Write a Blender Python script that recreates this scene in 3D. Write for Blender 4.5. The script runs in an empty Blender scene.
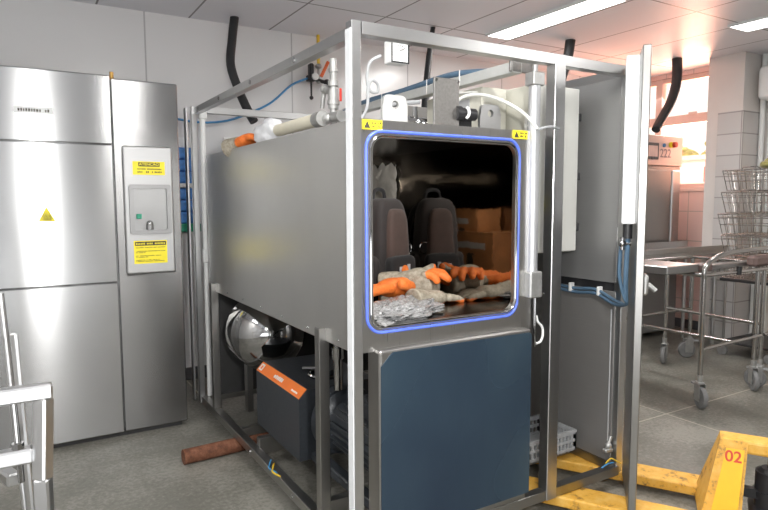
import bpy, bmesh, math, random
from mathutils import Vector, Matrix, Euler
random.seed(7)
scn = bpy.context.scene
COL = scn.collection
PI = math.pi

# ------------------------------------------------------------------ materials
MATS = {}
def _new(name):
    m = bpy.data.materials.new(name); m.use_nodes = True
    nt = m.node_tree; b = nt.nodes['Principled BSDF']
    return m, nt, b
def _coords(nt, scale=(1, 1, 1), kind='Object'):
    tc = nt.nodes.new('ShaderNodeTexCoord'); mp = nt.nodes.new('ShaderNodeMapping')
    mp.inputs['Scale'].default_value = scale
    nt.links.new(tc.outputs[kind], mp.inputs['Vector'])
    return mp.outputs['Vector']
def _noise(nt, vec, scale=5, detail=4, rough=.55):
    n = nt.nodes.new('ShaderNodeTexNoise')
    n.inputs['Scale'].default_value = scale; n.inputs['Detail'].default_value = detail
    n.inputs['Roughness'].default_value = rough
    nt.links.new(vec, n.inputs['Vector'])
    return n.outputs['Fac']
def _ramp(nt, fac, stops):
    r = nt.nodes.new('ShaderNodeValToRGB')
    e = r.color_ramp.elements
    while len(e) < len(stops): e.new(.5)
    for el, (p, c) in zip(e, stops):
        el.position = p; el.color = (*c, 1) if len(c) == 3 else c
    nt.links.new(fac, r.inputs['Fac'])
    return r.outputs['Color']
def _map(nt, fac, a, b, c, d):
    m = nt.nodes.new('ShaderNodeMapRange')
    for k, v in zip((1, 2, 3, 4), (a, b, c, d)): m.inputs[k].default_value = v
    nt.links.new(fac, m.inputs[0])
    return m.outputs[0]
def _bump(nt, b, fac, strength, dist=.01):
    n = nt.nodes.new('ShaderNodeBump'); n.inputs['Strength'].default_value = strength
    n.inputs['Distance'].default_value = dist
    nt.links.new(fac, n.inputs['Height']); nt.links.new(n.outputs['Normal'], b.inputs['Normal'])

def mat(name, col, rough=.5, metal=0, var=.12, nscale=12, bump=0, spec=.5, coat=0, emit=None, alpha=None):
    """plain procedural material: colour mottled by noise, roughness varied"""
    if name in MATS: return MATS[name]
    m, nt, b = _new(name)
    v = _coords(nt); f = _noise(nt, v, nscale)
    lo = tuple(max(0, c*(1-var)) for c in col); hi = tuple(min(1, c*(1+var)) for c in col)
    nt.links.new(_ramp(nt, f, [(.3, lo), (.7, hi)]), b.inputs['Base Color'])
    nt.links.new(_map(nt, f, .3, .7, rough*.9, min(1, rough*1.1)), b.inputs['Roughness'])
    b.inputs['Metallic'].default_value = metal
    b.inputs['Specular IOR Level'].default_value = spec
    b.inputs['Coat Weight'].default_value = coat
    if bump: _bump(nt, b, f, bump)
    if emit:
        b.inputs['Emission Color'].default_value = (*emit[:3], 1); b.inputs['Emission Strength'].default_value = emit[3]
    MATS[name] = m
    return m

def steel(name, base=.6, rough=.3, brush=(2, 2, 120), aniso=0, rot=.25, tint=(1, 1, 1.0), var=.05, cloud=.06, metal=1, rv=.1):
    """brushed stainless: stretched noise in roughness, colour and a fine bump"""
    if name in MATS: return MATS[name]
    m, nt, b = _new(name)
    f = _noise(nt, _coords(nt, brush), 3, 5, .6)
    g = _noise(nt, _coords(nt), 2.2, 3)
    mx = nt.nodes.new('ShaderNodeMath'); mx.operation = 'MULTIPLY_ADD'
    nt.links.new(g, mx.inputs[0]); mx.inputs[1].default_value = cloud/var if var else 0
    nt.links.new(f, mx.inputs[2])
    lo = tuple(base*t*(1-var) for t in tint); hi = tuple(min(1, base*t*(1+var)) for t in tint)
    mid = .5 + .5*(cloud/var if var else 0)
    nt.links.new(_ramp(nt, _map(nt, mx.outputs[0], mid-.5, mid+.5, 0, 1), [(.15, lo), (.85, hi)]), b.inputs['Base Color'])
    nt.links.new(_map(nt, f, .3, .7, rough*(1-rv), rough*(1+rv)), b.inputs['Roughness'])
    b.inputs['Metallic'].default_value = metal
    if aniso:
        b.inputs['Anisotropic'].default_value = aniso; b.inputs['Anisotropic Rotation'].default_value = rot
        t = nt.nodes.new('ShaderNodeTangent'); t.direction_type = 'RADIAL'; t.axis = 'Z'
        nt.links.new(t.outputs[0], b.inputs['Tangent'])
    MATS[name] = m
    return m

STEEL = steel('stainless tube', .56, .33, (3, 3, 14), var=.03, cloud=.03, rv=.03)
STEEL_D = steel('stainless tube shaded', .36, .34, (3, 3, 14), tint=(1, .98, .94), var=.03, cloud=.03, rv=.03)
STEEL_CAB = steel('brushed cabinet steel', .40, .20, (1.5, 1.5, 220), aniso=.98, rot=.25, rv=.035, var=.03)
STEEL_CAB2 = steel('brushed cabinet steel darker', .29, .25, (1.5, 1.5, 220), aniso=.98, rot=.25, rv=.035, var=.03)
STEEL_SIDE = steel('brushed chamber cladding', .60, .32, (1.5, 1.5, 140), tint=(1, .985, .95), metal=.9, rv=.04, var=.03)
STEEL_PANEL = steel('dull steel panel', .30, .42, (1.5, 1.5, 90), tint=(1, .97, .94), metal=.55)
STEEL_PLATE = steel('mill finish plate', .34, .45, (30, 30, 30), tint=(1, .97, .93), var=.2)
CHROME = steel('polished chrome', .45, .07, (2, 2, 2), var=.03)
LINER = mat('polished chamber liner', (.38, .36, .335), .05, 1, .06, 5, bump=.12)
LINER_D = mat('dark chamber liner', (.09, .085, .08), .2, 1, .1, 3)  # darkness the polished steel would mirror is put into this base colour
CAST = mat('grey galvanised fitting', (.42, .42, .41), .45, .7, .12, 30)
BLACK = mat('black plastic', (.018, .018, .02), .4, 0, .2, 20)
RUBBER = mat('black rubber hose', (.02, .021, .023), .55, 0, .25, 15, bump=.05)
GREYRUB = mat('grey rubber wheel', (.20, .20, .20), .6, 0, .15, 25)
DARKSEAM = mat('dark seam', (.03, .03, .03), .7)
PUMP = mat('anthracite pump paint', (.035, .04, .047), .42, 0, .15, 40, bump=.03)
ORANGE = mat('orange label band', (.95, .22, .035), .45, 0, .05)
WHITEINK = mat('white print', (.85, .83, .8), .5)
DARKINK = mat('dark print', (.05, .045, .03), .6)
YLABEL = mat('yellow label', (.93, .78, .03), .45, 0, .04)
BLUESEAL = mat('blue silicone gasket', (.10, .17, .75), .4, 0, .08, 10, emit=(.1, .18, .8, .12))  # faint glow added to the gasket colour; it is no light source
BLUEHOSE = mat('blue air hose', (.09, .16, .24), .4, 0, .1)
BLUEHOSE2 = mat('thin blue hose', (.06, .25, .5), .4, 0, .1)
CREAM = mat('cream enamel', (.62, .61, .53), .4, 0, .04, 4)
CREAM2 = mat('light grey enamel', (.66, .66, .62), .4, 0, .04, 4)
WHITEP = mat('white plastic', (.78, .79, .78), .4, 0, .04, 6)
DUCT = mat('white plastic duct', (.80, .82, .84), .35, 0, .03, 6)
GREYPL = mat('grey plastic', (.38, .39, .40), .5, 0, .08)
REDP = mat('red plastic', (.6, .05, .03), .4)
ORANGEP = mat('orange lever', (.85, .16, .04), .4)
YPIPE = mat('yellow gas pipe', (.75, .5, .04), .4)
GREEN = mat('green enamel', (.03, .33, .20), .4)
BLUEPACK = mat('blue wrapped packs', (.08, .25, .62), .6, 0, .3, 25, bump=.4)
PVC = mat('cream pvc pipe', (.72, .68, .55), .45, 0, .06)
TILEW = None

def floor_mat():
    m, nt, b = _new('polished grey concrete floor')
    v = _coords(nt)
    f = _noise(nt, v, 1.3, 6, .65); g = _noise(nt, v, 45, 6, .7); h = _noise(nt, v, .5, 3)
    ad = nt.nodes.new('ShaderNodeMath'); ad.operation = 'MULTIPLY_ADD'
    nt.links.new(g, ad.inputs[0]); ad.inputs[1].default_value = .8; nt.links.new(f, ad.inputs[2])
    base = _ramp(nt, ad.outputs[0], [(.55, (.09, .087, .072)), (.85, (.165, .16, .137)), (1.1, (.26, .25, .22))])
    br = nt.nodes.new('ShaderNodeTexBrick')
    br.offset = 0; br.inputs['Scale'].default_value = 1
    br.inputs['Mortar Size'].default_value = .006; br.inputs['Mortar Smooth'].default_value = .3
    br.inputs['Brick Width'].default_value = 2.6; br.inputs['Row Height'].default_value = 2.58
    mp = nt.nodes.new('ShaderNodeMapping'); tc = nt.nodes.new('ShaderNodeTexCoord')
    mp.inputs['Location'].default_value = (2.6*2-3.715, 2.58*2-2.465, 0)
    nt.links.new(tc.outputs['Object'], mp.inputs['Vector']); nt.links.new(mp.outputs['Vector'], br.inputs['Vector'])
    mix = nt.nodes.new('ShaderNodeMix'); mix.data_type = 'RGBA'
    nt.links.new(br.outputs['Fac'], mix.inputs['Factor']); nt.links.new(base, mix.inputs[6])
    mix.inputs[7].default_value = (.42, .40, .33, 1)
    nt.links.new(mix.outputs[2], b.inputs['Base Color'])
    nt.links.new(_map(nt, h, .3, .7, .32, .55), b.inputs['Roughness'])
    _bump(nt, b, g, .08, .004)
    return m
def wallpanel_mat(name, col, gap=1.2, off=0, axis=0, rough=.22):
    """smooth glossy wall panels with thin vertical joints"""
    m, nt, b = _new(name)
    tc = nt.nodes.new('ShaderNodeTexCoord'); sp = nt.nodes.new('ShaderNodeSeparateXYZ')
    nt.links.new(tc.outputs['Object'], sp.inputs[0])
    a = nt.nodes.new('ShaderNodeMath'); a.operation = 'ADD'; a.inputs[1].default_value = 50*gap-off
    nt.links.new(sp.outputs[axis], a.inputs[0])
    mo = nt.nodes.new('ShaderNodeMath'); mo.operation = 'MODULO'; mo.inputs[1].default_value = gap
    nt.links.new(a.outputs[0], mo.inputs[0])
    lt = nt.nodes.new('ShaderNodeMath'); lt.operation = 'LESS_THAN'; lt.inputs[1].default_value = .012
    nt.links.new(mo.outputs[0], lt.inputs[0])
    f = _noise(nt, _coords(nt), .9, 3)
    c = _ramp(nt, f, [(.3, tuple(x*.95 for x in col)), (.7, col)])
    mix = nt.nodes.new('ShaderNodeMix'); mix.data_type = 'RGBA'
    nt.links.new(lt.outputs[0], mix.inputs['Factor']); nt.links.new(c, mix.inputs[6])
    mix.inputs[7].default_value = (*(x*.62 for x in col), 1)
    nt.links.new(mix.outputs[2], b.inputs['Base Color'])
    b.inputs['Roughness'].default_value = rough
    return m
def ceiling_mat():
    m, nt, b = _new('glossy white ceiling panels')
    tc = nt.nodes.new('ShaderNodeTexCoord'); mp = nt.nodes.new('ShaderNodeMapping')
    mp.inputs['Location'].default_value = (.66*4-1.89+.003, .66*8-4.20, 0)
    br = nt.nodes.new('ShaderNodeTexBrick'); br.offset = 0
    br.inputs['Scale'].default_value = 1
    br.inputs['Mortar Size'].default_value = .008; br.inputs['Mortar Smooth'].default_value = .2
    br.inputs['Brick Width'].default_value = .66; br.inputs['Row Height'].default_value = 1.32
    nt.links.new(tc.outputs['Object'], mp.inputs['Vector']); nt.links.new(mp.outputs['Vector'], br.inputs['Vector'])
    br.inputs['Color1'].default_value = (.78, .785, .82, 1); br.inputs['Color2'].default_value = (.76, .765, .80, 1)
    br.inputs['Mortar'].default_value = (.24, .24, .25, 1)
    nt.links.new(br.outputs['Color'], b.inputs['Base Color'])
    f = _noise(nt, _coords(nt), 1.2, 2)
    nt.links.new(_map(nt, f, .3, .7, .42, .52), b.inputs['Roughness']); b.inputs['Specular IOR Level'].default_value = .16
    _bump(nt, b, f, .06, .02)
    return m
def tile_mat(name, c1, c2, grout, w=.33, h=.33, rough=.22, off=0):
    m, nt, b = _new(name)
    tc = nt.nodes.new('ShaderNodeTexCoord'); sp = nt.nodes.new('ShaderNodeSeparateXYZ'); cb = nt.nodes.new('ShaderNodeCombineXYZ')
    nt.links.new(tc.outputs['Object'], sp.inputs[0])
    sm = nt.nodes.new('ShaderNodeMath'); sm.operation = 'ADD'
    nt.links.new(sp.outputs[0], sm.inputs[0]); nt.links.new(sp.outputs[1], sm.inputs[1])
    so_ = nt.nodes.new('ShaderNodeMath'); so_.operation = 'ADD'; so_.inputs[1].default_value = off
    nt.links.new(sm.outputs[0], so_.inputs[0]); nt.links.new(so_.outputs[0], cb.inputs[0]); nt.links.new(sp.outputs[2], cb.inputs[1])
    br = nt.nodes.new('ShaderNodeTexBrick'); br.offset = 0
    br.inputs['Scale'].default_value = 1; br.inputs['Mortar Size'].default_value = .006
    br.inputs['Brick Width'].default_value = w; br.inputs['Row Height'].default_value = h
    br.inputs['Color1'].default_value = (*c1, 1); br.inputs['Color2'].default_value = (*c2, 1); br.inputs['Mortar'].default_value = (*grout, 1)
    nt.links.new(cb.outputs[0], br.inputs['Vector'])
    nt.links.new(br.outputs['Color'], b.inputs['Base Color'])
    b.inputs['Roughness'].default_value = rough
    return m
def worn_yellow():
    m, nt, b = _new('worn yellow paint')
    f = _noise(nt, _coords(nt, (1, 1, 1)), 16, 8, .7)
    nt.links.new(_ramp(nt, f, [(.33, (.14, .07, .03)), (.40, (.50, .27, .05)), (.45, (.72, .38, .05)), (.72, (.80, .50, .13))]), b.inputs['Base Color'])
    b.inputs['Roughness'].default_value = .5
    return m
def rust():
    m, nt, b = _new('rusty pipe')
    f = _noise(nt, _coords(nt), 22, 7, .7)
    nt.links.new(_ramp(nt, f, [(.3, (.07, .024, .012)), (.5, (.16, .06, .03)), (.7, (.26, .12, .07))]), b.inputs['Base Color'])
    b.inputs['Roughness'].default_value = .8; _bump(nt, b, f, .3, .005)
    return m
def film_mat():
    """dark blue protective film: dull streaks over polished steel"""
    m, nt, b = _new('blue protective film')
    v = _coords(nt); f = _noise(nt, v, 1.6, 1, .4); g = _noise(nt, _coords(nt, (1, 1, .4)), 14, 3, .6)
    ad = nt.nodes.new('ShaderNodeMath'); ad.operation = 'MULTIPLY_ADD'
    nt.links.new(g, ad.inputs[0]); ad.inputs[1].default_value = .18; nt.links.new(f, ad.inputs[2])
    nt.links.new(_ramp(nt, ad.outputs[0], [(.30, (.028, .048, .082)), (.65, (.045, .078, .115)), (1.0, (.10, .15, .18))]), b.inputs['Base Color'])
    b.inputs['Metallic'].default_value = .5
    nt.links.new(_map(nt, f, .3, .7, .22, .34), b.inputs['Roughness'])
    return m
def glass_mat():
    m, nt, b = _new('window glass')
    out = nt.nodes['Material Output']
    tr = nt.nodes.new('ShaderNodeBsdfTransparent'); gl = nt.nodes.new('ShaderNodeBsdfGlossy')
    gl.inputs['Roughness'].default_value = .03
    fr = nt.nodes.new('ShaderNodeFresnel'); fr.inputs['IOR'].default_value = 1.45
    mx = nt.nodes.new('ShaderNodeMixShader')
    nt.links.new(fr.outputs[0], mx.inputs[0]); nt.links.new(tr.outputs[0], mx.inputs[1]); nt.links.new(gl.outputs[0], mx.inputs[2])
    nt.links.new(mx.outputs[0], out.inputs['Surface']); nt.nodes.remove(b)
    return m
def plastic_wrap():
    m, nt, b = _new('crumpled clear plastic')
    f = _noise(nt, _coords(nt), 60, 6, .75)
    nt.links.new(_ramp(nt, f, [(.35, (.20, .20, .20)), (.55, (.42, .42, .42)), (.75, (.85, .85, .86))]), b.inputs['Base Color'])
    b.inputs['Roughness'].default_value = .22; b.inputs['Transmission Weight'].default_value = .15
    b.inputs['Coat Weight'].default_value = .25
    _bump(nt, b, f, .7, .012)
    return m
def glove_mat(name, axis, orange_low, thresh):
    """orange latex dip over grey knit, split along a local axis"""
    m, nt, b = _new(name)
    tc = nt.nodes.new('ShaderNodeTexCoord'); sp = nt.nodes.new('ShaderNodeSeparateXYZ')
    nt.links.new(tc.outputs['Object'], sp.inputs[0])
    f = _noise(nt, _coords(nt), 40, 5, .7)
    ad = nt.nodes.new('ShaderNodeMath'); ad.operation = 'MULTIPLY_ADD'
    nt.links.new(f, ad.inputs[0]); ad.inputs[1].default_value = .03
    nt.links.new(sp.outputs[axis], ad.inputs[2])
    lt = nt.nodes.new('ShaderNodeMath'); lt.operation = 'LESS_THAN' if orange_low else 'GREATER_THAN'
    lt.inputs[1].default_value = thresh+.015; nt.links.new(ad.outputs[0], lt.inputs[0])
    kn = _ramp(nt, f, [(.3, (.22, .19, .14)), (.7, (.52, .47, .38))])
    og = _ramp(nt, f, [(.3, (.75, .14, .02)), (.7, (.98, .27, .05))])
    mix = nt.nodes.new('ShaderNodeMix'); mix.data_type = 'RGBA'
    nt.links.new(lt.outputs[0], mix.inputs['Factor']); nt.links.new(kn, mix.inputs[6]); nt.links.new(og, mix.inputs[7])
    nt.links.new(mix.outputs[2], b.inputs['Base Color']); b.inputs['Roughness'].default_value = .6
    _bump(nt, b, f, .4, .004)
    return m
def fabric(name, col):
    m, nt, b = _new(name)
    f = _noise(nt, _coords(nt), 90, 4, .6); g = _noise(nt, _coords(nt), 6, 4)
    nt.links.new(_ramp(nt, g, [(.3, tuple(c*.7 for c in col)), (.7, tuple(c*1.3 for c in col))]), b.inputs['Base Color'])
    b.inputs['Roughness'].default_value = .75; b.inputs['Sheen Weight'].default_value = .2
    _bump(nt, b, f, .3, .003)
    return m
YELLOW = worn_yellow()

# ------------------------------------------------------------------ mesh helpers
class MB:
    def __init__(s): s.bm = bmesh.new()
    def _add(s, verts, M):
        bmesh.ops.transform(s.bm, matrix=M, verts=verts)
    def box(s, a, b, bev=0, M=None, seg=1):
        a, b = Vector(a), Vector(b)
        r = bmesh.ops.create_cube(s.bm, size=1)
        v = r['verts']; c = (a+b)/2; d = b-a
        s._add(v, Matrix.Translation(c) @ Matrix.Diagonal((abs(d.x), abs(d.y), abs(d.z), 1)))
        if bev:
            es = list({e for x in v for e in x.link_edges})
            g = bmesh.ops.bevel(s.bm, geom=es, offset=bev, segments=seg, affect='EDGES', profile=.5)
            v = list({x for f in g['faces'] for x in f.verts} | {x for x in v if x.is_valid})
        if M is not None:
            seen = set(v); st = list(v)
            while st:
                x = st.pop()
                for e in x.link_edges:
                    o = e.other_vert(x)
                    if o not in seen: seen.add(o); st.append(o)
            s._add(list(seen), M)
        return s
    def bar(s, p, q, w, h=None, bev=.002, roll=0):
        """square bar from p to q"""
        p, q = Vector(p), Vector(q); h = h or w; d = q-p
        R = d.to_track_quat('Z', 'Y').to_matrix().to_4x4()
        M = Matrix.Translation(p) @ R @ Matrix.Rotation(roll, 4, 'Z')
        return s.box((-w/2, -h/2, 0), (w/2, h/2, d.length), bev, M)
    def cyl(s, p, q, r, r2=None, seg=20, cap=True):
        p, q = Vector(p), Vector(q); d = q-p
        g = bmesh.ops.create_cone(s.bm, cap_ends=cap, segments=seg, radius1=r, radius2=r if r2 is None else r2, depth=d.length)
        M = Matrix.Translation((p+q)/2) @ d.to_track_quat('Z', 'Y').to_matrix().to_4x4()
        s._add(g['verts'], M); return s
    def ball(s, c, r, sc=(1, 1, 1), M=None, u=16, v=10):
        g = bmesh.ops.create_uvsphere(s.bm, u_segments=u, v_segments=v, radius=r)
        T = Matrix.Translation(c) @ (M if M is not None else Matrix.Identity(4)) @ Matrix.Diagonal((*sc, 1))
        s._add(g['verts'], T); return s
    def tube(s, pts, r, seg=10, smooth=4, closed=False):
        P = [Vector(p) for p in pts]
        if smooth and len(P) > 2: P = spline(P, smooth, closed)
        n = len(P); rings = []; up = None
        for i in range(n):
            a = P[(i-1) % n] if (closed or i > 0) else P[i]
            b = P[(i+1) % n] if (closed or i < n-1) else P[i]
            t = (b-a).normalized()
            if up is None:
                up = t.orthogonal().normalized()
            up = (up - t*up.dot(t)).normalized(); w = t.cross(up)
            rr = r(i/(n-1)) if callable(r) else r
            rings.append([s.bm.verts.new(P[i] + (up*math.cos(2*PI*k/seg)+w*math.sin(2*PI*k/seg))*rr) for k in range(seg)])
        for i in range(n if closed else n-1):
            A, B = rings[i], rings[(i+1) % n]
            off = 0
            if closed and i == n-1:
                off = min(range(seg), key=lambda o: (A[0].co-B[o].co).length)
            for k in range(seg):
                s.bm.faces.new((A[k], A[(k+1) % seg], B[(k+1+off) % seg], B[(k+off) % seg]))
        if not closed:
            s.bm.faces.new(rings[0][::-1]); s.bm.faces.new(rings[-1])
        return s
    def prism(s, poly, d, M=None, bev=0):
        """polygon in local XY, extruded to z=d, then placed by M"""
        v0 = [s.bm.verts.new((x, y, 0)) for x, y in poly]; v1 = [s.bm.verts.new((x, y, d)) for x, y in poly]
        s.bm.faces.new(v0[::-1]); s.bm.faces.new(v1); n = len(poly)
        for i in range(n): s.bm.faces.new((v0[i], v0[(i+1) % n], v1[(i+1) % n], v1[i]))
        if M is not None: s._add(v0+v1, M)
        return s
    def ring(s, outer, inner, d, M=None):
        """plate with a hole: two loops of equal length in local XY, thickness d"""
        n = len(outer); L = []
        for z in (0, d):
            L.append(([s.bm.verts.new((x, y, z)) for x, y in outer], [s.bm.verts.new((x, y, z)) for x, y in inner]))
        (o0, i0), (o1, i1) = L
        for k in range(n):
            j = (k+1) % n
            s.bm.faces.new((o0[j], o0[k], i0[k], i0[j])); s.bm.faces.new((o1[k], o1[j], i1[j], i1[k]))
            s.bm.faces.new((o0[k], o0[j], o1[j], o1[k])); s.bm.faces.new((i0[j], i0[k], i1[k], i1[j]))
        if M is not None: s._add([v for a in L for b in a for v in b], M)
        return s
    def lathe(s, prof, M=None, seg=28):
        rings = []; al = []
        for r, z in prof:
            if r < 1e-6: v = [s.bm.verts.new((0, 0, z))]
            else: v = [s.bm.verts.new((r*math.cos(2*PI*k/seg), r*math.sin(2*PI*k/seg), z)) for k in range(seg)]
            rings.append(v); al += v
        for A, B in zip(rings, rings[1:]):
            for k in range(seg):
                j = (k+1) % seg
                if len(A) == 1 and len(B) == 1: continue
                if len(A) == 1: s.bm.faces.new((A[0], B[j], B[k]))
                elif len(B) == 1: s.bm.faces.new((A[k], A[j], B[0]))
                else: s.bm.faces.new((A[k], A[j], B[j], B[k]))
        if M is not None: s._add(al, M)
        return s
    def quad(s, pts):
        s.bm.faces.new([s.bm.verts.new(p) for p in pts]); return s
    def build(s, name, m, parent=None, smooth=False, label=None, org=None):
        bmesh.ops.recalc_face_normals(s.bm, faces=s.bm.faces[:])
        me = bpy.data.meshes.new(name)
        O = Vector(org) if org is not None else (parent_world(parent) if parent is not None else None)
        if O is None:
            lo = [min(v.co[k] for v in s.bm.verts) for k in range(3)]; hi = [max(v.co[k] for v in s.bm.verts) for k in range(3)]
            O = Vector(((lo[0]+hi[0])/2, (lo[1]+hi[1])/2, lo[2]))
        bmesh.ops.translate(s.bm, vec=-O, verts=s.bm.verts[:])
        if smooth:
            for f in s.bm.faces: f.smooth = True
            for e in s.bm.edges:
                if len(e.link_faces) == 2 and e.calc_face_angle(0) > math.radians(38): e.smooth = False
        s.bm.to_mesh(me); s.bm.free()
        for x in (m if isinstance(m, (list, tuple)) else [m]): me.materials.append(x)
        o = bpy.data.objects.new(name, me); COL.objects.link(o)
        if parent is not None:
            o.parent = parent; o.location = O - parent_world(parent)
        else: o.location = O
        if label: o['label'] = label
        return o
def parent_world(p):
    v = Vector(p.location)
    while p.parent is not None:
        p = p.parent; v = v + p.location
    return v
def spline(P, k, closed=False):
    out = []; n = len(P)
    for i in range(n if closed else n-1):
        g = lambda j: P[j % n] if closed else P[max(0, min(n-1, j))]
        p0, p1, p2, p3 = g(i-1), g(i), g(i+1), g(i+2)
        for t in range(k):
            u = t/k
            out.append(.5*((2*p1)+(p2-p0)*u+(2*p0-5*p1+4*p2-p3)*u*u+(-p0+3*p1-3*p2+p3)*u**3))
    if not closed: out.append(P[-1])
    return out
def rrect(x0, y0, x1, y1, r, k=6):
    pts = []
    for cx, cy, a in ((x1-r, y1-r, 0), (x0+r, y1-r, 90), (x0+r, y0+r, 180), (x1-r, y0+r, 270)):
        for i in range(k+1):
            t = math.radians(a+90*i/k); pts.append((cx+r*math.cos(t), cy+r*math.sin(t)))
    return pts
XZ = lambda y: Matrix(((1, 0, 0, 0), (0, 0, 1, y), (0, 1, 0, 0), (0, 0, 0, 1)))     # local x,y,z -> world X,Z,+Y
YZ = lambda x: Matrix(((0, 0, 1, x), (1, 0, 0, 0), (0, 1, 0, 0), (0, 0, 0, 1)))     # local x,y,z -> world Y,Z,+X
def tag(o, label, cat, group=None):
    o['label'] = label; o['category'] = cat
    if group: o['group'] = group
    return o
def thing(name, label, cat, loc, group=None):
    o = bpy.data.objects.new(name, None); COL.objects.link(o); o.location = loc; o.empty_display_size = .1
    return tag(o, label, cat, group)
def struct(o):
    o['kind'] = 'structure'; return o
def copy_tree(o, parent=None):
    kids = [c for c in o.children]
    c = o.copy(); COL.objects.link(c)
    if parent is not None: c.parent = parent
    for k in kids: copy_tree(k, c)
    return c
def text_part(txt, size, name, m, parent, M, depth=.0006, xs=1, bold=0):
    cu = bpy.data.curves.new(name, 'FONT'); cu.body = txt; cu.size = size; cu.extrude = depth; cu.offset = bold
    cu.align_x = 'CENTER'; cu.align_y = 'CENTER'
    t = bpy.data.objects.new(name, cu); COL.objects.link(t)
    dg = bpy.context.evaluated_depsgraph_get(); dg.update()
    me = bpy.data.meshes.new_from_object(t.evaluated_get(dg))
    bpy.data.objects.remove(t)
    O = parent_world(parent)
    me.transform(Matrix.Translation(-O) @ M @ Matrix.Diagonal((xs, 1, 1, 1)))
    me.materials.clear(); me.materials.append(m)
    o = bpy.data.objects.new(name, me); COL.objects.link(o); o.parent = parent
    return o
def glyph_row(mb, x0, x1, z, h, y, rng, wmin=.6, wmax=1.1):
    """a row of small dark strokes standing for print too small to read; faces -Y"""
    x = x0
    while x < x1:
        w = h*rng.uniform(wmin, wmax)*.62
        if rng.random() > .12: mb.box((x, y-.0006, z-h/2), (min(x+w, x1), y, z+h/2*rng.uniform(.6, 1)))
        x += w+h*.3
def front(X, y, Z):   # text plane facing -Y
    return Matrix(((1, 0, 0, X), (0, 0, -1, y), (0, 1, 0, Z), (0, 0, 0, 1)))

# ------------------------------------------------------------------ camera
FPX = 609.0; yaw, pitch, roll = .54113, .08904, .00328
cam = bpy.data.cameras.new('camera'); cam.sensor_width = 36; cam.lens = FPX/768*36; cam.clip_start = .05
co = bpy.data.objects.new('camera', cam); COL.objects.link(co)
fw = Vector((math.sin(yaw)*math.cos(pitch), math.cos(yaw)*math.cos(pitch), -math.sin(pitch)))
rt = Vector((math.cos(yaw), -math.sin(yaw), 0)); dn = fw.cross(rt)
r2 = rt*math.cos(roll)+dn*math.sin(roll); d2 = -rt*math.sin(roll)+dn*math.cos(roll)
co.matrix_world = Matrix(((r2.x, -d2.x, -fw.x, 0), (r2.y, -d2.y, -fw.y, 0), (r2.z, -d2.z, -fw.z, 1.45), (0, 0, 0, 1)))
scn.camera = co

# ------------------------------------------------------------------ room shell
X0, X1, Y0, Y1, ZC = -1.9, 6.45, -2.6, 5.0, 2.88
struct(MB().box((X0-.1, Y0-.1, -.1), (X1+.3, Y1+.1, 0)).build('floor', floor_mat(), org=(0, 0, 0)))
struct(MB().box((X0-.1, Y0-.1, ZC), (X1+.3, Y1+.1, ZC+.1)).build('ceiling', ceiling_mat(), org=(0, 0, 0)))
WALLM = wallpanel_mat('white wall panels', (.74, .74, .74), 1.19, 2.08)
struct(MB().box((X0-.1, Y1, 0), (X1+.3, Y1+.1, ZC)).build('wall_back', WALLM, org=(0, 0, 0)))
struct(MB().box((X0-.1, Y0-.1, 0), (X0, Y1, ZC)).build('wall_left', wallpanel_mat('white wall panels left', (.74, .74, .74), 1.19, 0, 1), org=(0, 0, 0)))
struct(MB().box((X0-.1, Y0-.1, 0), (X1+.3, Y0, ZC)).build('wall_front', wallpanel_mat('white wall panels front', (.6, .6, .6), 1.19, 0), org=(0, 0, 0)))
PINK = tile_mat('pale pink wall tiles', (.74, .56, .52), (.71, .53, .49), (.5, .42, .38), .33, .33)
GTILE = tile_mat('grey white column tiles', (.60, .58, .57), (.57, .55, .54), (.36, .34, .33), .30, .21, off=.102)
PAINT = mat('cream wall paint', (.70, .66, .63), .6, 0, .04, 2)
# right wall with window opening (y 3.75-4.9, z 1.6-2.82) and door opening (y 2.3-3.3, z 0-2.3)
WY0, WY1, WZ0, WZ1 = 3.72, 4.92, 1.58, 2.83
mb = MB()
for a, b in (((X1, 3.35, 0), (X1+.2, Y1, WZ0)), ((X1, WY1, WZ0), (X1+.2, Y1, ZC)), ((X1, 3.35, WZ0), (X1+.2, WY0, ZC)), ((X1, WY0, WZ1), (X1+.2, WY1, ZC))):
    mb.box(a, b)
w = struct(mb.build('wall_right', PINK, org=(0, 0, 0)))
mb = MB()
for a, b in (((X1, Y0, 0), (X1+.2, 2.30, ZC)), ((X1, 3.28, 0), (X1+.2, 3.35, ZC)), ((X1, 2.30, 2.32), (X1+.2, 3.28, ZC))): mb.box(a, b)
struct(mb.build('wall_right', PAINT, org=(0, 0, 0)))
# column
struct(MB().box((6.13, 3.38, 0), (X1, 3.74, ZC)).build('wall_column', PAINT, org=(0, 0, 0)))
struct(MB().box((6.118, 3.38, 0), (6.13, 3.62, 2.32)).box((6.118, 3.368, 0), (6.43, 3.38, 2.32)).build('trim_1', GTILE, org=(0, 0, 0)))
struct(MB().cyl((6.41, 3.34, 0), (6.41, 3.34, ZC), .025).build('trim_2', WHITEP, smooth=True))
BASEB = mat('dark grey skirting', (.10, .10, .105), .5)
struct(MB().box((X0, Y1-.02, 0), (X1, Y1, .10), .004).build('baseboard_back', BASEB))
struct(MB().box((X1-.02, 3.75, 0), (X1, Y1-.02, .10), .004).build('baseboard_right', BASEB))
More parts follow.
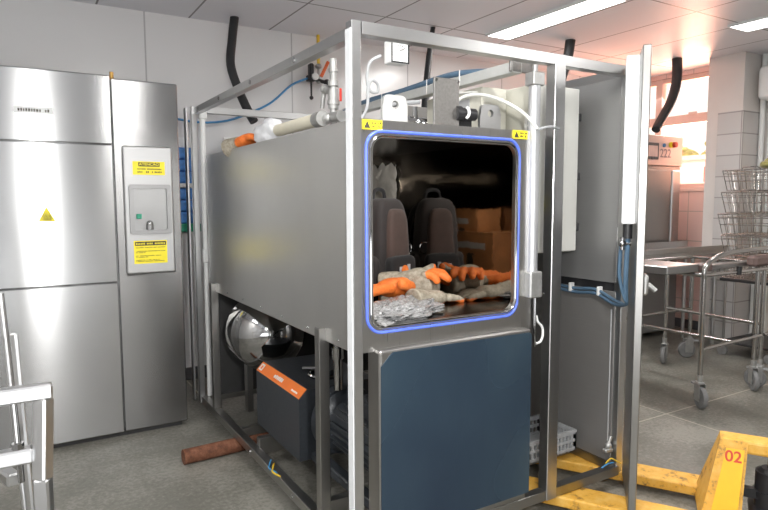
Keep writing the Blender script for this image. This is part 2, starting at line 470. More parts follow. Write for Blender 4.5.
# window
FRAME = mat('pinkish white window frame', (.62, .50, .46), .4, 0, .05, 5)  # pink cast of the warm window light is put into this colour
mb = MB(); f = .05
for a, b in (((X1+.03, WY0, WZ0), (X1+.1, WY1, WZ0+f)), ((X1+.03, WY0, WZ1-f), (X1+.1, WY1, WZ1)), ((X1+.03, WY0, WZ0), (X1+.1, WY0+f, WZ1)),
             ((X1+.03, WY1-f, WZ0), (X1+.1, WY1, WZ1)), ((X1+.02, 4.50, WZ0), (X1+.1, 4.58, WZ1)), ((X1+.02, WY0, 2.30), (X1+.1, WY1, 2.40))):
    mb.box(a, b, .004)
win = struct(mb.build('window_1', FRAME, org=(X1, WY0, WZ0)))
MB().box((X1+.06, WY0+.04, WZ0+.04), (X1+.066, WY1-.04, WZ1-.04)).build('window_pane', glass_mat(), win)
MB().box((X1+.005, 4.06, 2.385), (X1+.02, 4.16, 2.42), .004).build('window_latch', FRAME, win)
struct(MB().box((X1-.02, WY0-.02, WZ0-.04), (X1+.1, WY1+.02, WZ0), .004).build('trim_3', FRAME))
# door on right wall (mostly outside the frame)
mb = MB()
for a, b in (((X1-.03, 3.22, 0), (X1+.05, 3.29, 2.33)), ((X1-.03, 2.29, 0), (X1+.05, 2.36, 2.33)), ((X1-.03, 2.29, 2.26), (X1+.05, 3.29, 2.33))): mb.box(a, b, .004)
d1 = struct(mb.build('door_1', WHITEP, org=(X1, 2.8, 0)))
MB().box((X1+.03, 2.36, 0), (X1+.06, 3.22, 2.26)).build('door_leaf', mat('warm cream door', (.85, .68, .55), .45), d1)  # leaf in one even warm cream
# things outside the window
OUT = mat('sunlit white plaster', (.85, .78, .74), .8)
t = thing('neighbouring_building', 'sunlit white building outside the window', 'building', (9.6, 6.2, 0))
MB().box((9.0, 4.0, 0), (11.5, 9.0, 2.05)).build('wall', OUT, t)
MB().box((8.95, 3.95, 2.05), (11.6, 9.1, 2.13), .01).build('roof', mat('pale roof edge', (.75, .62, .55), .8), t)
MB().box((8.985, 5.2, 1.72), (9.0, 5.5, 1.95)).build('window', mat('dark red shutter', (.45, .15, .12), .6), t)
MB().box((8.985, 5.9, 1.2), (9.0, 6.3, 2.0)).build('door', mat('pinkish door', (.6, .42, .4), .6), t)
LEAF = mat('autumn green foliage', (.38, .34, .08), .8, 0, .6, 9, bump=.6)
for i, (x, y, h) in enumerate(((12.4, 6.6, 2.75), (12.8, 8.3, 2.85), (12.6, 10.0, 2.7), (12.5, 5.0, 2.6))):
    t = thing('tree', ['yellow-green bushy tree rising behind the white building, middle of the row outside the window', 'tallest yellow-green tree behind the white building outside the window',
              'yellow-green tree at the far left end outside the window', 'yellow-green tree at the near end outside the window'][i], 'tree', (x, y, 0), 'trees outside the window')
    MB().cyl((x, y, 0), (x, y, 1.6), .09, .05).build('trunk', mat('bark', (.1, .07, .05), .9), t)
    mb = MB()
    for k in range(46):
        a = random.uniform(0, 2*PI); rr = random.uniform(0, .85); zz = random.uniform(1.3, h-.15)
        mb.ball((x+rr*math.cos(a), y+rr*math.sin(a), zz), random.uniform(.1, .24), (1, 1, random.uniform(.6, .9)), Matrix.Rotation(random.uniform(0, 3), 4, 'X'), 7, 5)
    mb.build('foliage', LEAF, t)
struct(MB().box((X1+.3, -6, -.2), (40, 30, -.1)).build('ground_outside', mat('pale paving', (.6, .45, .38), .9)))

# ------------------------------------------------------------------ ceiling lights
LAMPM = mat('lit diffuser', (.9, .9, .9), .5, emit=(1, .99, .97, 7))
def ceiling_light(x0, x1, y0, y1, label):
    t = thing('ceiling_light', label, 'ceiling light', ((x0+x1)/2, (y0+y1)/2, ZC-.02), 'strip lights in the ceiling')
    MB().ring([(x0-.012, y0-.012), (x1+.012, y0-.012), (x1+.012, y1+.012), (x0-.012, y1+.012)], [(x0, y0), (x1, y0), (x1, y1), (x0, y1)], .02, Matrix.Translation((0, 0, ZC-.02))).build('frame', WHITEP, t)
    MB().box((x0, y0, ZC-.016), (x1, y1, ZC-.001)).build('diffuser', LAMPM, t)
ceiling_light(3.55, 3.79, 2.95, 4.165, 'long lit strip light in ceiling above the tall steel machine')
ceiling_light(5.10, 5.36, 1.65, 2.95, 'lit strip light in ceiling toward the column and air conditioner')

# ------------------------------------------------------------------ left cabinet
cab = thing('sterilizer_cabinet', 'large brushed steel cabinet with yellow warning labels and recessed control niche, left of the machine', 'steel cabinet', (.2, 4.45, 0))
cx0, cs, cx1 = -.62, .505, .885
MB().box((cx0+.03, 3.99, 0), (cx1-.03, 4.95, .04)).build('plinth', mat('dark plinth', (.05, .05, .05), .6), cab)
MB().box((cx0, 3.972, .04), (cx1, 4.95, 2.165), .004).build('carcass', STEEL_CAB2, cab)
MB().box((cx0-.0, 3.945, .035), (cs-.0015, 3.975, .9635), .006).build('lower_panel', STEEL_CAB, cab)
MB().box((cx0-.0, 3.945, .9665), (cs-.0015, 3.975, 1.7835), .006).build('door', STEEL_CAB, cab)
up = MB().box((cx0-.0, 3.945, 1.7865), (cs-.0015, 3.975, 2.185), .006).build('upper_panel', STEEL_CAB, cab)
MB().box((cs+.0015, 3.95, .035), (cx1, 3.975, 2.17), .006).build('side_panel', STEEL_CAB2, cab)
dp = MB().box((.552, 3.925, 1.008), (.838, 3.955, 1.782), .012, seg=3).build('dispenser_panel', steel('control niche steel', .42, .45, (1.5, 1.5, 120)), cab)
mb = MB().ring(rrect(.578, 1.252, .818, 1.552, .012), rrect(.603, 1.278, .793, 1.528, .008), .022, XZ(3.905)); mb.build('niche_frame', steel('niche frame steel', .30, .5), dp)
mb = MB()
mb.quad([(.603, 3.9235, 1.278), (.793, 3.9235, 1.278), (.793, 3.9235, 1.528), (.603, 3.9235, 1.528)]); mb.build('niche', steel('niche back', .30, .3, (2, 2, 2)), dp)
MB().box((.615, 3.905, 1.345), (.645, 3.922, 1.375), .003).build('green_valve', GREEN, dp)
MB().cyl((.69, 3.915, 1.28), (.69, 3.915, 1.31), .022).ball((.69, 3.913, 1.315), .02).build('drain_knob', CHROME, dp, True)
rng = random.Random(3)
lb = MB().box((.606, 3.9225, 1.610), (.790, 3.9245, 1.690)).build('warning_label', YLABEL, dp)
MB().box((.638, 3.9210, 1.660), (.760, 3.9222, 1.684)).build('label_title_bar', DARKINK, lb)
text_part('ATENÇÃO', .021, 'label_title', YLABEL, lb, front(.699, 3.9205, 1.6725), xs=1.15, bold=.0006)
mb = MB(); glyph_row(mb, .632, .77, 1.645, .008, 3.9222, rng); glyph_row(mb, .632, .77, 1.627, .010, 3.9222, rng); mb.build('label_print', DARKINK, lb)
lb = MB().box((.595, 3.9225, 1.072), (.788, 3.9245, 1.212)).build('warning_label', YLABEL, dp)
mb = MB().box((.602, 3.9210, 1.182), (.782, 3.9222, 1.206)); mb.build('label_title_bar', DARKINK, lb)
mb = MB(); glyph_row(mb, .608, .776, 1.194, .011, 3.9208, rng); mb.build('label_title', YLABEL, lb)
mb = MB()
for z, e in ((1.170, .78), (1.148, .775), (1.140, .66), (1.120, .75), (1.112, .68), (1.094, .74), (1.086, .77)): glyph_row(mb, .606, e, z, .005, 3.9222, rng, .5, .9)
mb.build('label_print', DARKINK, lb)
tri = MB().prism([(.100, 1.338), (.186, 1.338), (.143, 1.424)], .002, XZ(3.943)); tr = tri.build('hazard_triangle', YLABEL, cab)
mb = MB()
for x in (.128, .143, .158): mb.tube([(x, 3.942, 1.352), (x+.006, 3.942, 1.362), (x-.004, 3.942, 1.374), (x+.003, 3.942, 1.388-abs(x-.143)*.8)], .0025, 6)
mb.box((.122, 3.941, 1.346), (.166, 3.943, 1.350)); mb.build('hazard_symbol', DARKINK, tr)
pl = MB().box((.012, 3.940, 1.938), (.198, 3.946, 1.976), .002).build('name_plate', WHITEP, up)
mb = MB(); glyph_row(mb, .030, .182, 1.956, .016, 3.9398, rng); mb.build('name_print', DARKINK, pl)
MB().box((.1, 4.3, 2.165), (.22, 4.4, 2.2), .01).build('roof_fitting', BLACK, cab)
MB().cyl((.52, 4.0, 2.165), (.52, 4.0, 2.215), .012).build('roof_fitting', mat('brass', (.4, .25, .08), .4, 1), cab, True)

# blue packs on the wall rack beside the cabinet
rk = thing('wall_rack', 'white wall rack with green lower edge between cabinet and machine', 'rack', (1.1, 4.86, 1.2))
MB().box((.93, 4.97, 1.22), (1.20, 5.0, 1.95)).box((.93, 4.72, 1.555), (1.20, 4.97, 1.585)).build('shelf', WHITEP, rk)
MB().box((.93, 4.70, 1.22), (1.20, 4.97, 1.28), .004).build('bottom_tray', GREEN, rk)
k = 0
for z0, n in ((1.281, 3), (1.586, 3)):
    for j in range(n):
        p = MB().box((.94, 4.73, z0+j*.09), (1.19, 4.96, z0+j*.09+.088), .018, seg=3).build('wrapped_pack', BLUEPACK, smooth=True)
        tag(p, 'blue wrapped textile pack, '+['bottom', 'middle', 'top'][j]+(' of the lower' if z0 < 1.5 else ' of the upper')+' stack on the wall rack', 'textile pack', 'blue packs on the wall rack')

# wall socket, wall pipe group
t = thing('wall_socket', 'white double wall socket low behind the machine frame', 'socket', (1.53, 4.99, 1.88))
MB().box((1.47, 4.975, 1.87), (1.60, 5.0, 1.97), .008, seg=2).build('cover', WHITEP, t)
MB().cyl((1.505, 4.972, 1.92), (1.505, 4.98, 1.92), .022).cyl((1.565, 4.972, 1.92), (1.565, 4.98, 1.92), .022).build('outlet', GREYPL, t, True)

rg = thing('air_regulator', 'yellow gas pipe dropping from the ceiling to a black air regulator with orange lever', 'air regulator', (2.31, 4.95, 2.5))
MB().cyl((2.31, 4.94, 2.67), (2.31, 4.94, ZC+.06), .014).build('yellow_pipe', YPIPE, rg, True)
MB().cyl((2.31, 4.94, 2.54), (2.31, 4.94, 2.67), .011).ball((2.31, 4.94, 2.665), .03, (1, 1, .8)).ball((2.31, 4.94, 2.54), .024).build('brass_fitting', CAST, rg, True)
MB().box((2.20, 4.90, 2.53), (2.27, 4.97, 2.58), .006).box((2.215, 4.905, 2.58), (2.255, 4.965, 2.68), .01).build('filter_body', BLACK, rg)
MB().cyl((2.27, 4.93, 2.55), (2.45, 4.93, 2.52), .016).ball((2.38, 4.92, 2.53), .03).build('ball_valve', BLACK, rg, True)
MB().bar((2.315, 4.90, 2.57), (2.375, 4.88, 2.70), .03, .028).build('lever', ORANGEP, rg)
MB().cyl((2.255, 4.88, 2.565), (2.255, 4.91, 2.565), .03).build('gauge', WHITEP, rg, True)
MB().cyl((2.235, 4.93, 2.40), (2.235, 4.93, 2.53), .008).ball((2.235, 4.93, 2.39), .018).build('drain', BLACK, rg, True)
rg.location.z -= .05
h = MB().tube([(2.20, 4.93, 2.50), (2.05, 4.93, 2.43), (1.88, 4.93, 2.28), (1.72, 4.93, 2.19), (1.5, 4.93, 2.10), (1.28, 4.93, 2.07), (1.05, 4.93, 2.09), (.90, 4.96, 2.10)], .009).build('air_hose', BLUEHOSE2, smooth=True)
tag(h, 'thin blue air hose sagging along the back wall from the regulator', 'hose')

# hoses from the ceiling
def hose(pts, r, label):
    o = MB().tube(pts, r, 14, 6).build('drop_hose', RUBBER, smooth=True)
    tag(o, label, 'hose', 'black hoses dropping from the ceiling')
hose([(1.53, 4.80, ZC), (1.50, 4.78, 2.7), (1.475, 4.75, 2.5), (1.52, 4.70, 2.3), (1.57, 4.64, 2.14), (1.60, 4.6, 2.06)], .034, 'black hose curving down from the ceiling at the back wall, leftmost of the four')
hose([(3.03, 4.24, ZC), (3.0, 4.24, 2.7), (2.97, 4.24, 2.46), (2.95, 4.24, 2.2), (2.95, 4.24, 1.9)], lambda t: .020+.016*t, 'thin black hose dropping behind the square dial gauge')
hose([(4.335, 3.95, ZC), (4.31, 3.96, 2.7), (4.24, 3.97, 2.5), (4.2, 3.97, 2.3)], .045, 'black hose from the ceiling just right of the cream control box')
hose([(5.83, 3.90, ZC), (5.82, 3.89, 2.65), (5.73, 3.88, 2.45), (5.56, 3.86, 2.26), (5.44, 3.84, 2.14)], lambda t: .05-.008*t, 'black hose from the ceiling in front of the window')

# ------------------------------------------------------------------ the machine
ac = thing('decontamination_autoclave', 'large open framed stainless steel autoclave with a blue gasketed chamber opening', 'autoclave', (1.95, 3.3, 0))
FX0, FX1, FY0, FY1, FH = 1.14, 2.80, 2.12, 4.53, 2.135
w = .05
def post(x, y, z0, z1, m=STEEL, wx=w, wy=w):
    return MB().box((x-wx/2, y-wy/2, z0), (x+wx/2, y+wy/2, z1), .003).build('frame_post', m, ac)
post(FX0, FY0, -.05, FH, wx=.042, wy=.05)
MB().box((FX0-.0255, FY0-.022, .0), (FX0-.021, FY0+.022, FH-.03), .001).build('post_bright_strip', DUCT, ac)  # thin white strip added so the post's left face looks brightly lit
post(2.235, FY0, -.05, FH, STEEL, .07, .06)
post(FX1-.02, FY0+.02, -.05, FH)
post(FX0-.017, FY1, -.05, FH-.005, wx=.04); post(FX1-.02, FY1, -.05, FH)
MB().box((1.084, 4.60, -.05), (1.098, 4.66, 2.13), .002).build('frame_post', STEEL, ac)
def beam(a, b, m=STEEL, t=w, h=w): return MB().bar(a, b, t, h).build('frame_beam', m, ac)
beam((FX0+w/2, FY0, FH-.025), (2.205, FY0, FH-.025), STEEL, .05, .05)
beam((2.265, FY0, FH-.025), (FX1-.045, FY0, FH-.025))
beam((FX0, FY0+w/2, FH-.045), (FX0, FY1-w/2, FH-.040), STEEL, .045, .045); beam((FX1-.02, FY0+w/2+.02, FH-.025), (FX1-.02, FY1-w/2, FH-.025))
beam((FX0+w/2, FY1, FH-.025), (FX1-.045, FY1, FH-.025))
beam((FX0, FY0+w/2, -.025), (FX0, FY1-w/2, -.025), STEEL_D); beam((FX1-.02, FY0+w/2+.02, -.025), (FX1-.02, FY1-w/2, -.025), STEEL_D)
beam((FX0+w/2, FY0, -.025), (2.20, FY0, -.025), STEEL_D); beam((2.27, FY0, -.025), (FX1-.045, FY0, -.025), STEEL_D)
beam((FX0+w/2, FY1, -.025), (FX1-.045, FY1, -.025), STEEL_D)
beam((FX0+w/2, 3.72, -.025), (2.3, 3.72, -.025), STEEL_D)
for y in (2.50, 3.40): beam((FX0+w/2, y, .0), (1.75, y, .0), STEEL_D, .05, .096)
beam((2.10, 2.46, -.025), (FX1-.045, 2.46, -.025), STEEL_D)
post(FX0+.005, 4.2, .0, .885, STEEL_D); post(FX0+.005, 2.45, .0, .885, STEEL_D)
for y in (2.65, 3.26, 3.86, 4.35):
    MB().cyl((FX0-.028, y, FH-.044), (FX0-.0215, y, FH-.044), .012, seg=8).build('bolt', CHROME, ac)
for y in (2.75, 3.4): MB().cyl((FX0-.032, y, -.025), (FX0-.024, y, -.025), .01, seg=8).build('bolt', CHROME, ac)
# chamber: cladding, liner, collar
CX0, CX1, CYF, CYB, CZ0, CZ1 = 1.165, 2.085, 2.126, 4.34, .825, 1.772
cl = MB()
cl.box((CX0-.012, 2.17, CZ0), (CX0, CYB, CZ1), .004)
sp = cl.build('side_cladding', STEEL_SIDE, ac)
mb = MB()
for i in range(7):
    y = 2.3+i*.32; mb.ball((CX0-.013, y, CZ0+.03), .006, u=8, v=6)
mb.build('rivet_row', CHROME, sp, True)
MB().box((CX0, CYF+.02, CZ1-.012), (CX1, CYB, CZ1), .003).build('top_cladding', STEEL_PLATE, ac)
MB().box((CX0, CYF+.02, CZ0), (CX1, CYB, CZ0+.03), .003).build('bottom_cladding', STEEL_PANEL, ac)
MB().box((CX0, CYB-.012, CZ0+.03), (CX1, CYB, CZ1-.012)).build('rear_cladding', STEEL_PANEL, ac)
MB().box((CX1-.012, CYF+.02, CZ0+.03), (CX1, CYB-.012, CZ1-.012)).build('right_cladding', STEEL_PANEL, ac)
LX0, LX1, LZ0, LZ1, LYB = 1.205, 1.976, .925, 1.72, 4.2
mb = MB(); A = .012
mb.box((LX1, CYF, LZ0), (LX1+A, LYB, LZ1)); mb.box((LX0-A, CYF, LZ0), (LX0, LYB, LZ1)); mb.box((LX0, LYB, LZ0), (LX1, LYB+A, LZ1))
mb.build('chamber_wall', LINER, ac)
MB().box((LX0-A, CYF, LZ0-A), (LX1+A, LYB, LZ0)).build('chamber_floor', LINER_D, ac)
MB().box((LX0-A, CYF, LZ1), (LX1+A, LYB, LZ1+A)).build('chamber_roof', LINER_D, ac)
inn = rrect(1.214, .940, 1.972, 1.700, .055, 8)
def outer_of(loop, x0, z0, x1, z1):
    cx, cz = (x0+x1)/2, (z0+z1)/2; out = []
    for x, z in loop:
        dx, dz = x-1.598, z-1.32
        s = min(((x1-1.598) if dx > 0 else (1.598-x0))/max(abs(dx), 1e-6), ((z1-1.32) if dz > 0 else (1.32-z0))/max(abs(dz), 1e-6))
        out.append((1.598+dx*s, 1.32+dz*s))
    out = [Vector((a, b)) for a, b in out]
    for c in ((x0, z0), (x1, z0), (x0, z1), (x1, z1)):
        k = min(range(len(out)), key=lambda i: (out[i]-Vector(c)).length); out[k] = Vector(c)
    return [tuple(v) for v in out]
MB().ring(outer_of(inn, 1.165, .838, 2.085, 1.768), inn, .02, XZ(2.105)).build('door_collar', steel('collar steel', .5, .3, (60, 2, 2), tint=(1, .985, .96)), ac)
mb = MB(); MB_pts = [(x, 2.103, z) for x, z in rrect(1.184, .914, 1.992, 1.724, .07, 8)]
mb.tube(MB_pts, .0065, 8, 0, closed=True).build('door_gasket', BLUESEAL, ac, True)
mb = MB(); mb.tube([(x, 2.104, z) for x, z in rrect(1.204, .931, 1.982, 1.709, .062, 8)], .006, 8, 0, closed=True).build('opening_lip', CHROME, ac, True)
# yellow labels on collar corners
for xa, za in ((1.168, 1.716), (1.950, 1.718)):
    l = MB().box((xa, 2.1, za+.012), (xa+.088, 2.104, za+.05)).build('warning_label', YLABEL, ac)
    mb = MB().prism([(xa+.005, za+.017), (xa+.033, za+.017), (xa+.019, za+.045)], .001, XZ(2.0985))
    glyph_row(mb, xa+.04, xa+.086, za+.038, .009, 2.0995, rng); glyph_row(mb, xa+.04, xa+.086, za+.024, .009, 2.0995, rng)
    mb.build('label_print', DARKINK, l)
# sliding door, lowered, with blue film
dr = MB().box((1.215, 2.062, .045), (2.05, 2.16, .848), .012, seg=3).build('sliding_door', steel('door edge steel', .42, .34, (3, 3, 8), tint=(1, .97, .93)), ac)
ch = .055
MB().prism([(1.222, .05), (2.046, .05), (2.046, .832-.012), (2.034, .832), (1.222+ch, .838), (1.222, .838-ch)], .003, XZ(2.059)).build('protective_film', film_mat(), dr)
MB().box((1.25, 2.10, .0501), (2.06, 2.145, .0)).build('sill', STEEL_D, ac)
# lifting lugs with a hole
for xa in (1.312, 1.830):
    out = []; 
    arc = [(.0615+.042*math.cos(t), .076+.042*math.sin(t)) for t in [math.radians(a) for a in range(0, 360, 15)]]
    hole = [(.0615+.017*math.cos(math.radians(a)), .078+.017*math.sin(math.radians(a))) for a in range(0, 360, 15)]
    def lugpt(a):
        t = math.radians(a)
        d = Vector((math.cos(t), math.sin(t))); lo, hi = (-.0615, -.078), (.0615, .04)
        s = min([(hi[0] if d.x > 0 else -lo[0])/max(abs(d.x), 1e-6), (hi[1] if d.y > 0 else -lo[1])/max(abs(d.y), 1e-6)])
        p = d*s
        if d.y > 0:   # round the top corners
            lim = .055
            if p.length > lim: p = d*(lim + (p.length-lim)*.35)
        return (.0615+p.x, .078+p.y)
    outl = [lugpt(a) for a in range(0, 360, 15)]
    for c in ((0, 0), (.123, 0)):
        k = min(range(24), key=lambda i: (Vector(outl[i])-Vector(c)).length); outl[k] = c
    MB().ring(outl, hole, .016, Matrix.Translation((xa, 0, 1.770)) @ XZ(2.19)).build('lifting_lug', mat('grey lug paint', (.42, .42, .41), .5, 0, .05, 5) if xa < 1.5 else steel('grey lug', .5, .45, (30, 30, 30)), ac)
MB().box((1.568, 2.185, 1.770), (1.706, 2.195, 1.982), .002).build('mounting_plate', STEEL_PLATE, ac)
for x in (1.578, 1.696):
    MB().cyl((x, 2.18, 1.970), (x, 2.186, 1.970), .006).build('bolt', CHROME, ac)
# square dial gauge
g = MB().box((1.415, 2.29, 2.045), (1.507, 2.35, 2.143), .006, seg=2).build('dial_gauge', WHITEP, ac)
MB().ring([(1.416, 2.046), (1.507, 2.046), (1.507, 2.142), (1.416, 2.142)], [(1.422, 2.052), (1.501, 2.052), (1.501, 2.136), (1.422, 2.136)], .003, XZ(2.287)).build('bezel', BLACK, g)
mb = MB().bar((1.455, 2.286, 2.10), (1.480, 2.286, 2.106), .004, .002)
for k in range(9):
    a = PI*(.05+.9*k/8); mb.bar((1.461+.030*math.cos(a), 2.286, 2.085+.032*math.sin(a)), (1.461+.034*math.cos(a), 2.286, 2.085+.037*math.sin(a)), .002, .001)
mb.build('dial_marks', DARKINK, g)
gc = MB().tube([(1.395, 2.34, 2.08), (1.35, 2.36, 2.05), (1.335, 2.36, 1.98), (1.35, 2.36, 1.93), (1.385, 2.36, 1.925), (1.39, 2.36, 1.96), (1.36, 2.36, 1.975), (1.34, 2.36, 1.94), (1.335, 2.36, 1.86), (1.30, 2.36, 1.80), (1.26, 2.36, 1.78)], .007, 8).build('gauge_cable', GREYPL, ac, True)
# cable tray along the top with blue hoses
mb = MB()
mb.box((2.03, 2.20, 2.05), (2.09, 4.2, 2.056)).box((2.03, 2.20, 2.05), (2.034, 4.2, 2.10)).box((2.086, 2.20, 2.05), (2.09, 4.2, 2.10))
tray = mb.build('cable_tray', mat('pale galvanised tray', (.62, .63, .61), .45, .4, .06), ac)
MB().box((2.02, 2.20, 2.055), (2.19, 2.215, 2.11), .003).build('tray_bracket', STEEL_PLATE, ac)
for k, dx in enumerate((0, .02, .04)):
    MB().tube([(2.045+dx*.5, 4.2, 2.08), (2.04+dx*.5, 3.7, 2.10+.01*k), (2.045+dx*.5, 3.2, 2.105+.01*k), (2.05+dx*.5, 2.75, 2.125+.006*k), (2.055+dx*.5, 2.5, 2.10+.006*k), (2.06+dx*.5, 2.3, 2.08)], .013, 8).build('blue_hose', BLUEHOSE, tray, True)
for y in (3.4, 2.9, 2.6):
    MB().bar((2.028, y, 2.05), (2.03, y, 2.135), .006, .004).build('cable_tie', WHITEINK, tray)
# pneumatic lift cylinder
pc = MB().cyl((2.078, 2.10, 1.11), (2.078, 2.10, 2.02), .027).build('lift_cylinder', mat('anodised tube', (.70, .71, .73), .32, .75, .03, 4), ac, True)
MB().box((2.042, 2.07, 1.975), (2.114, 2.13, 2.035), .004).cyl((2.078, 2.10, 2.035), (2.078, 2.10, 2.07), .012).build('cylinder_head', CAST, pc)
MB().box((2.040, 2.065, .99), (2.118, 2.135, 1.115), .006).build('cylinder_foot', CAST, pc)
MB().cyl((2.095, 2.09, .75), (2.095, 2.09, .99), .007).build('piston_rod', CHROME, pc, True)
MB().tube([(2.105, 2.09, .90), (2.115, 2.09, .87), (2.145, 2.09, .84), (2.150, 2.09, .80), (2.135, 2.09, .77), (2.105, 2.09, .765)], .006, 8).build('hook', WHITEP, pc, True)
MB().ball((2.130, 2.10, 1.03), .018).cyl((2.115, 2.10, 1.0), (2.155, 2.10, 1.0), .01).build('fitting', CHROME, pc, True)
MB().tube([(2.115, 2.11, 2.0), (2.125, 2.13, 1.6), (2.13, 2.13, 1.2), (2.13, 2.11, 1.03)], .005, 6).build('air_line', GREYPL, pc, True)
MB().tube([(2.08, 2.08, 1.775), (2.14, 2.06, 1.79), (2.21, 2.07, 1.785)], .006, 6).build('cable', GREYPL, ac, True)
MB().tube([(1.70, 2.25, 1.86), (1.76, 2.24, 1.915), (1.85, 2.22, 1.935), (1.95, 2.18, 1.91), (2.03, 2.12, 1.85), (2.065, 2.065, 1.775)], .008, 8).build('cable', CREAM2, ac, True)
MB().tube([(1.70, 2.3, 1.90), (1.78, 2.3, 1.945), (1.9, 2.3, 1.96)], .006, 8).build('cable', CREAM2, ac, True)
# solenoid valve + fittings on the chamber roof
MB().box((1.71, 2.24, 1.775), (1.83, 2.32, 1.85), .01).cyl((1.70, 2.22, 1.84), (1.82, 2.22, 1.84), .028).cyl((1.69, 2.20, 1.835), (1.72, 2.20, 1.835), .035).build('solenoid_valve', BLACK, ac, True)
MB().tube([(1.742, 2.18, 1.865), (1.752, 2.175, 1.85), (1.752, 2.175, 1.83), (1.742, 2.18, 1.815)], .007, 8).build('valve_clip', WHITEP, ac, True)
mb = MB()
for x, y, z in ((1.45, 2.26, 1.79), (1.49, 2.27, 1.80), (1.53, 2.25, 1.79), (1.55, 2.24, 1.78)): mb.ball((x, y, z), .022, u=10, v=8)
mb.cyl((1.43, 2.27, 1.80), (1.57, 2.25, 1.80), .014).cyl((1.52, 2.26, 1.80), (1.52, 2.26, 1.86), .012).build('pipe_fittings', CHROME, ac, True)
MB().tube([(1.40, 2.3, 1.86), (1.5, 2.3, 1.88), (1.57, 2.3, 1.89)], .01, 8).build('air_line', GREYPL, ac, True)
# steam valve stack at left
vs = MB().cyl((1.30, 2.62, 1.77), (1.30, 2.62, 1.88), .016).cyl((1.30, 2.62, 1.88), (1.30, 2.62, 1.97), .024).cyl((1.30, 2.62, 1.97), (1.30, 2.62, 2.11), .017).cyl((1.30, 2.62, 1.985), (1.30, 2.62, 2.01), .025).cyl((1.30, 2.62, 1.90), (1.30, 2.62, 1.918), .029).cyl((1.30, 2.62, 2.05), (1.30, 2.62, 2.065), .022).build('steam_valve', CAST, ac, True)
MB().cyl((1.30, 2.62, 1.955), (1.30, 2.70, 1.985), .018).ball((1.30, 2.71, 1.985), .024).cyl((1.30, 2.72, 1.985), (1.30, 2.745, 1.90), .011).build('valve_branch', CAST, ac, True)
MB().bar((1.328, 2.60, 1.915), (1.328, 2.60, 1.975), .012, .006).build('valve_lever', REDP, vs)
MB().cyl((1.25, 2.68, 1.835), (1.25, 3.20, 1.835), .032).build('pvc_pipe', PVC, ac, True)
MB().cyl((1.25, 2.63, 1.835), (1.25, 2.70, 1.835), .036).ball((1.27, 2.62, 1.835), .026).cyl((1.27, 2.48, 1.83), (1.29, 2.62, 1.84), .024).build('pipe_coupling', CAST, ac, True)
# white conduit beside the rear left post
cd = MB().cyl((1.178, 4.50, .0), (1.178, 4.50, 2.07), .020).build('conduit', WHITEP, ac, True)
for z in (1.0, 2.04): MB().box((1.152, 4.47, z), (1.206, 4.53, z+.10), .006).build('conduit_joint', WHITEP, cd)
# vessel with dished polished end under the chamber
R = .265; prof = [(0, -.235)] + [(R*math.sin(math.radians(a)), -.235*math.cos(math.radians(a))) for a in range(6, 91, 6)] + [(R, .10), (R*.6, .2), (0, .22)]
vt = MB().lathe(prof, Matrix.Translation((1.44, 3.95, .555)) @ Matrix.Rotation(-PI/2, 4, 'X'), 40).build('condenser_vessel', CHROME, ac, True)
for x in (1.32, 1.56): MB().box((x-.02, 3.99, .0), (x+.02, 4.05, .36)).build('vessel_leg', STEEL_D, vt)
# pipework below the chamber, right of the pump
mb = MB().cyl((1.42, 2.84, .45), (1.42, 2.84, .83), .024).cyl((1.42, 2.84, .62), (1.42, 2.84, .68), .034).build('suction_pipe', CHROME, ac, True)
mb = MB().cyl((1.46, 2.55, .70), (1.60, 2.42, .62), .024).ball((1.60, 2.42, .62), .034).cyl((1.60, 2.42, .62), (1.75, 2.40, .62), .022).ball((1.5, 2.51, .675), .035).build('pipe_fittings', CHROME, ac, True)
MB().tube([(1.40, 2.45, .48), (1.5, 2.4, .55), (1.65, 2.45, .66), (1.8, 2.6, .72), (1.95, 2.8, .7)], .055, 14).build('flexible_hose', RUBBER, ac, True)
MB().box((1.21, 4.47, .0), (2.74, 4.482, .82)).build('rear_lower_panel', mat('dark sheet', (.05, .05, .05), .5, .3), ac)
# bay behind: dark back panel closing the frame below the chamber
MB().box((2.10, 3.3, .0), (2.74, 3.315, 2.05)).build('rear_bay_panel', STEEL_PANEL, ac)
# right bay side panel: upper and lower sheet with a dark gap
MB().box((2.752, 2.15, .002), (2.766, 4.5, .955), .003).build('side_panel', STEEL_PANEL, ac)
MB().box((2.752, 2.15, 1.0), (2.766, 4.5, 2.09), .003).build('side_panel', steel('dull steel panel upper', .36, .40, (1.5, 1.5, 90), metal=.6), ac)
MB().box((2.758, 2.15, .94), (2.77, 4.5, 1.01)).build('panel_gap_strip', BLACK, ac)
for dz in (0, .022):
    MB().tube([(2.735, 2.6, .955-dz), (2.735, 2.42, .945-dz), (2.735, 2.27, .955-dz), (2.70, 2.12, .92-dz), (2.60, 1.97, .925), (2.565, 1.94, .96)], .009, 8).build('blue_hose', BLUEHOSE, ac, True)
MB().tube([(2.57, 1.945, .95), (2.55, 1.935, 1.02), (2.53, 1.92, 1.12), (2.516, 1.905, 1.265)], .012, 8).build('blue_hose', BLUEHOSE, ac, True)
MB().tube([(2.56, 1.945, .96), (2.52, 1.95, 1.08), (2.50, 1.93, 1.23)], .009, 8).build('blue_hose', BLUEHOSE, ac, True)
for y in (2.44, 2.24): MB().box((2.715, y-.008, .925), (2.75, y+.008, .975), .003).build('hose_clip', WHITEP, ac)
MB().cyl((2.49, 1.925, 1.24), (2.53, 1.90, 1.24), .012).ball((2.495, 1.92, 1.24), .018).cyl((2.495, 1.92, 1.21), (2.495, 1.92, 1.27), .011).build('fitting', CHROME, ac, True)
MB().cyl((2.735, 2.16, .07), (2.735, 2.16, .86), .004).build('air_line', GREYPL, ac, True)
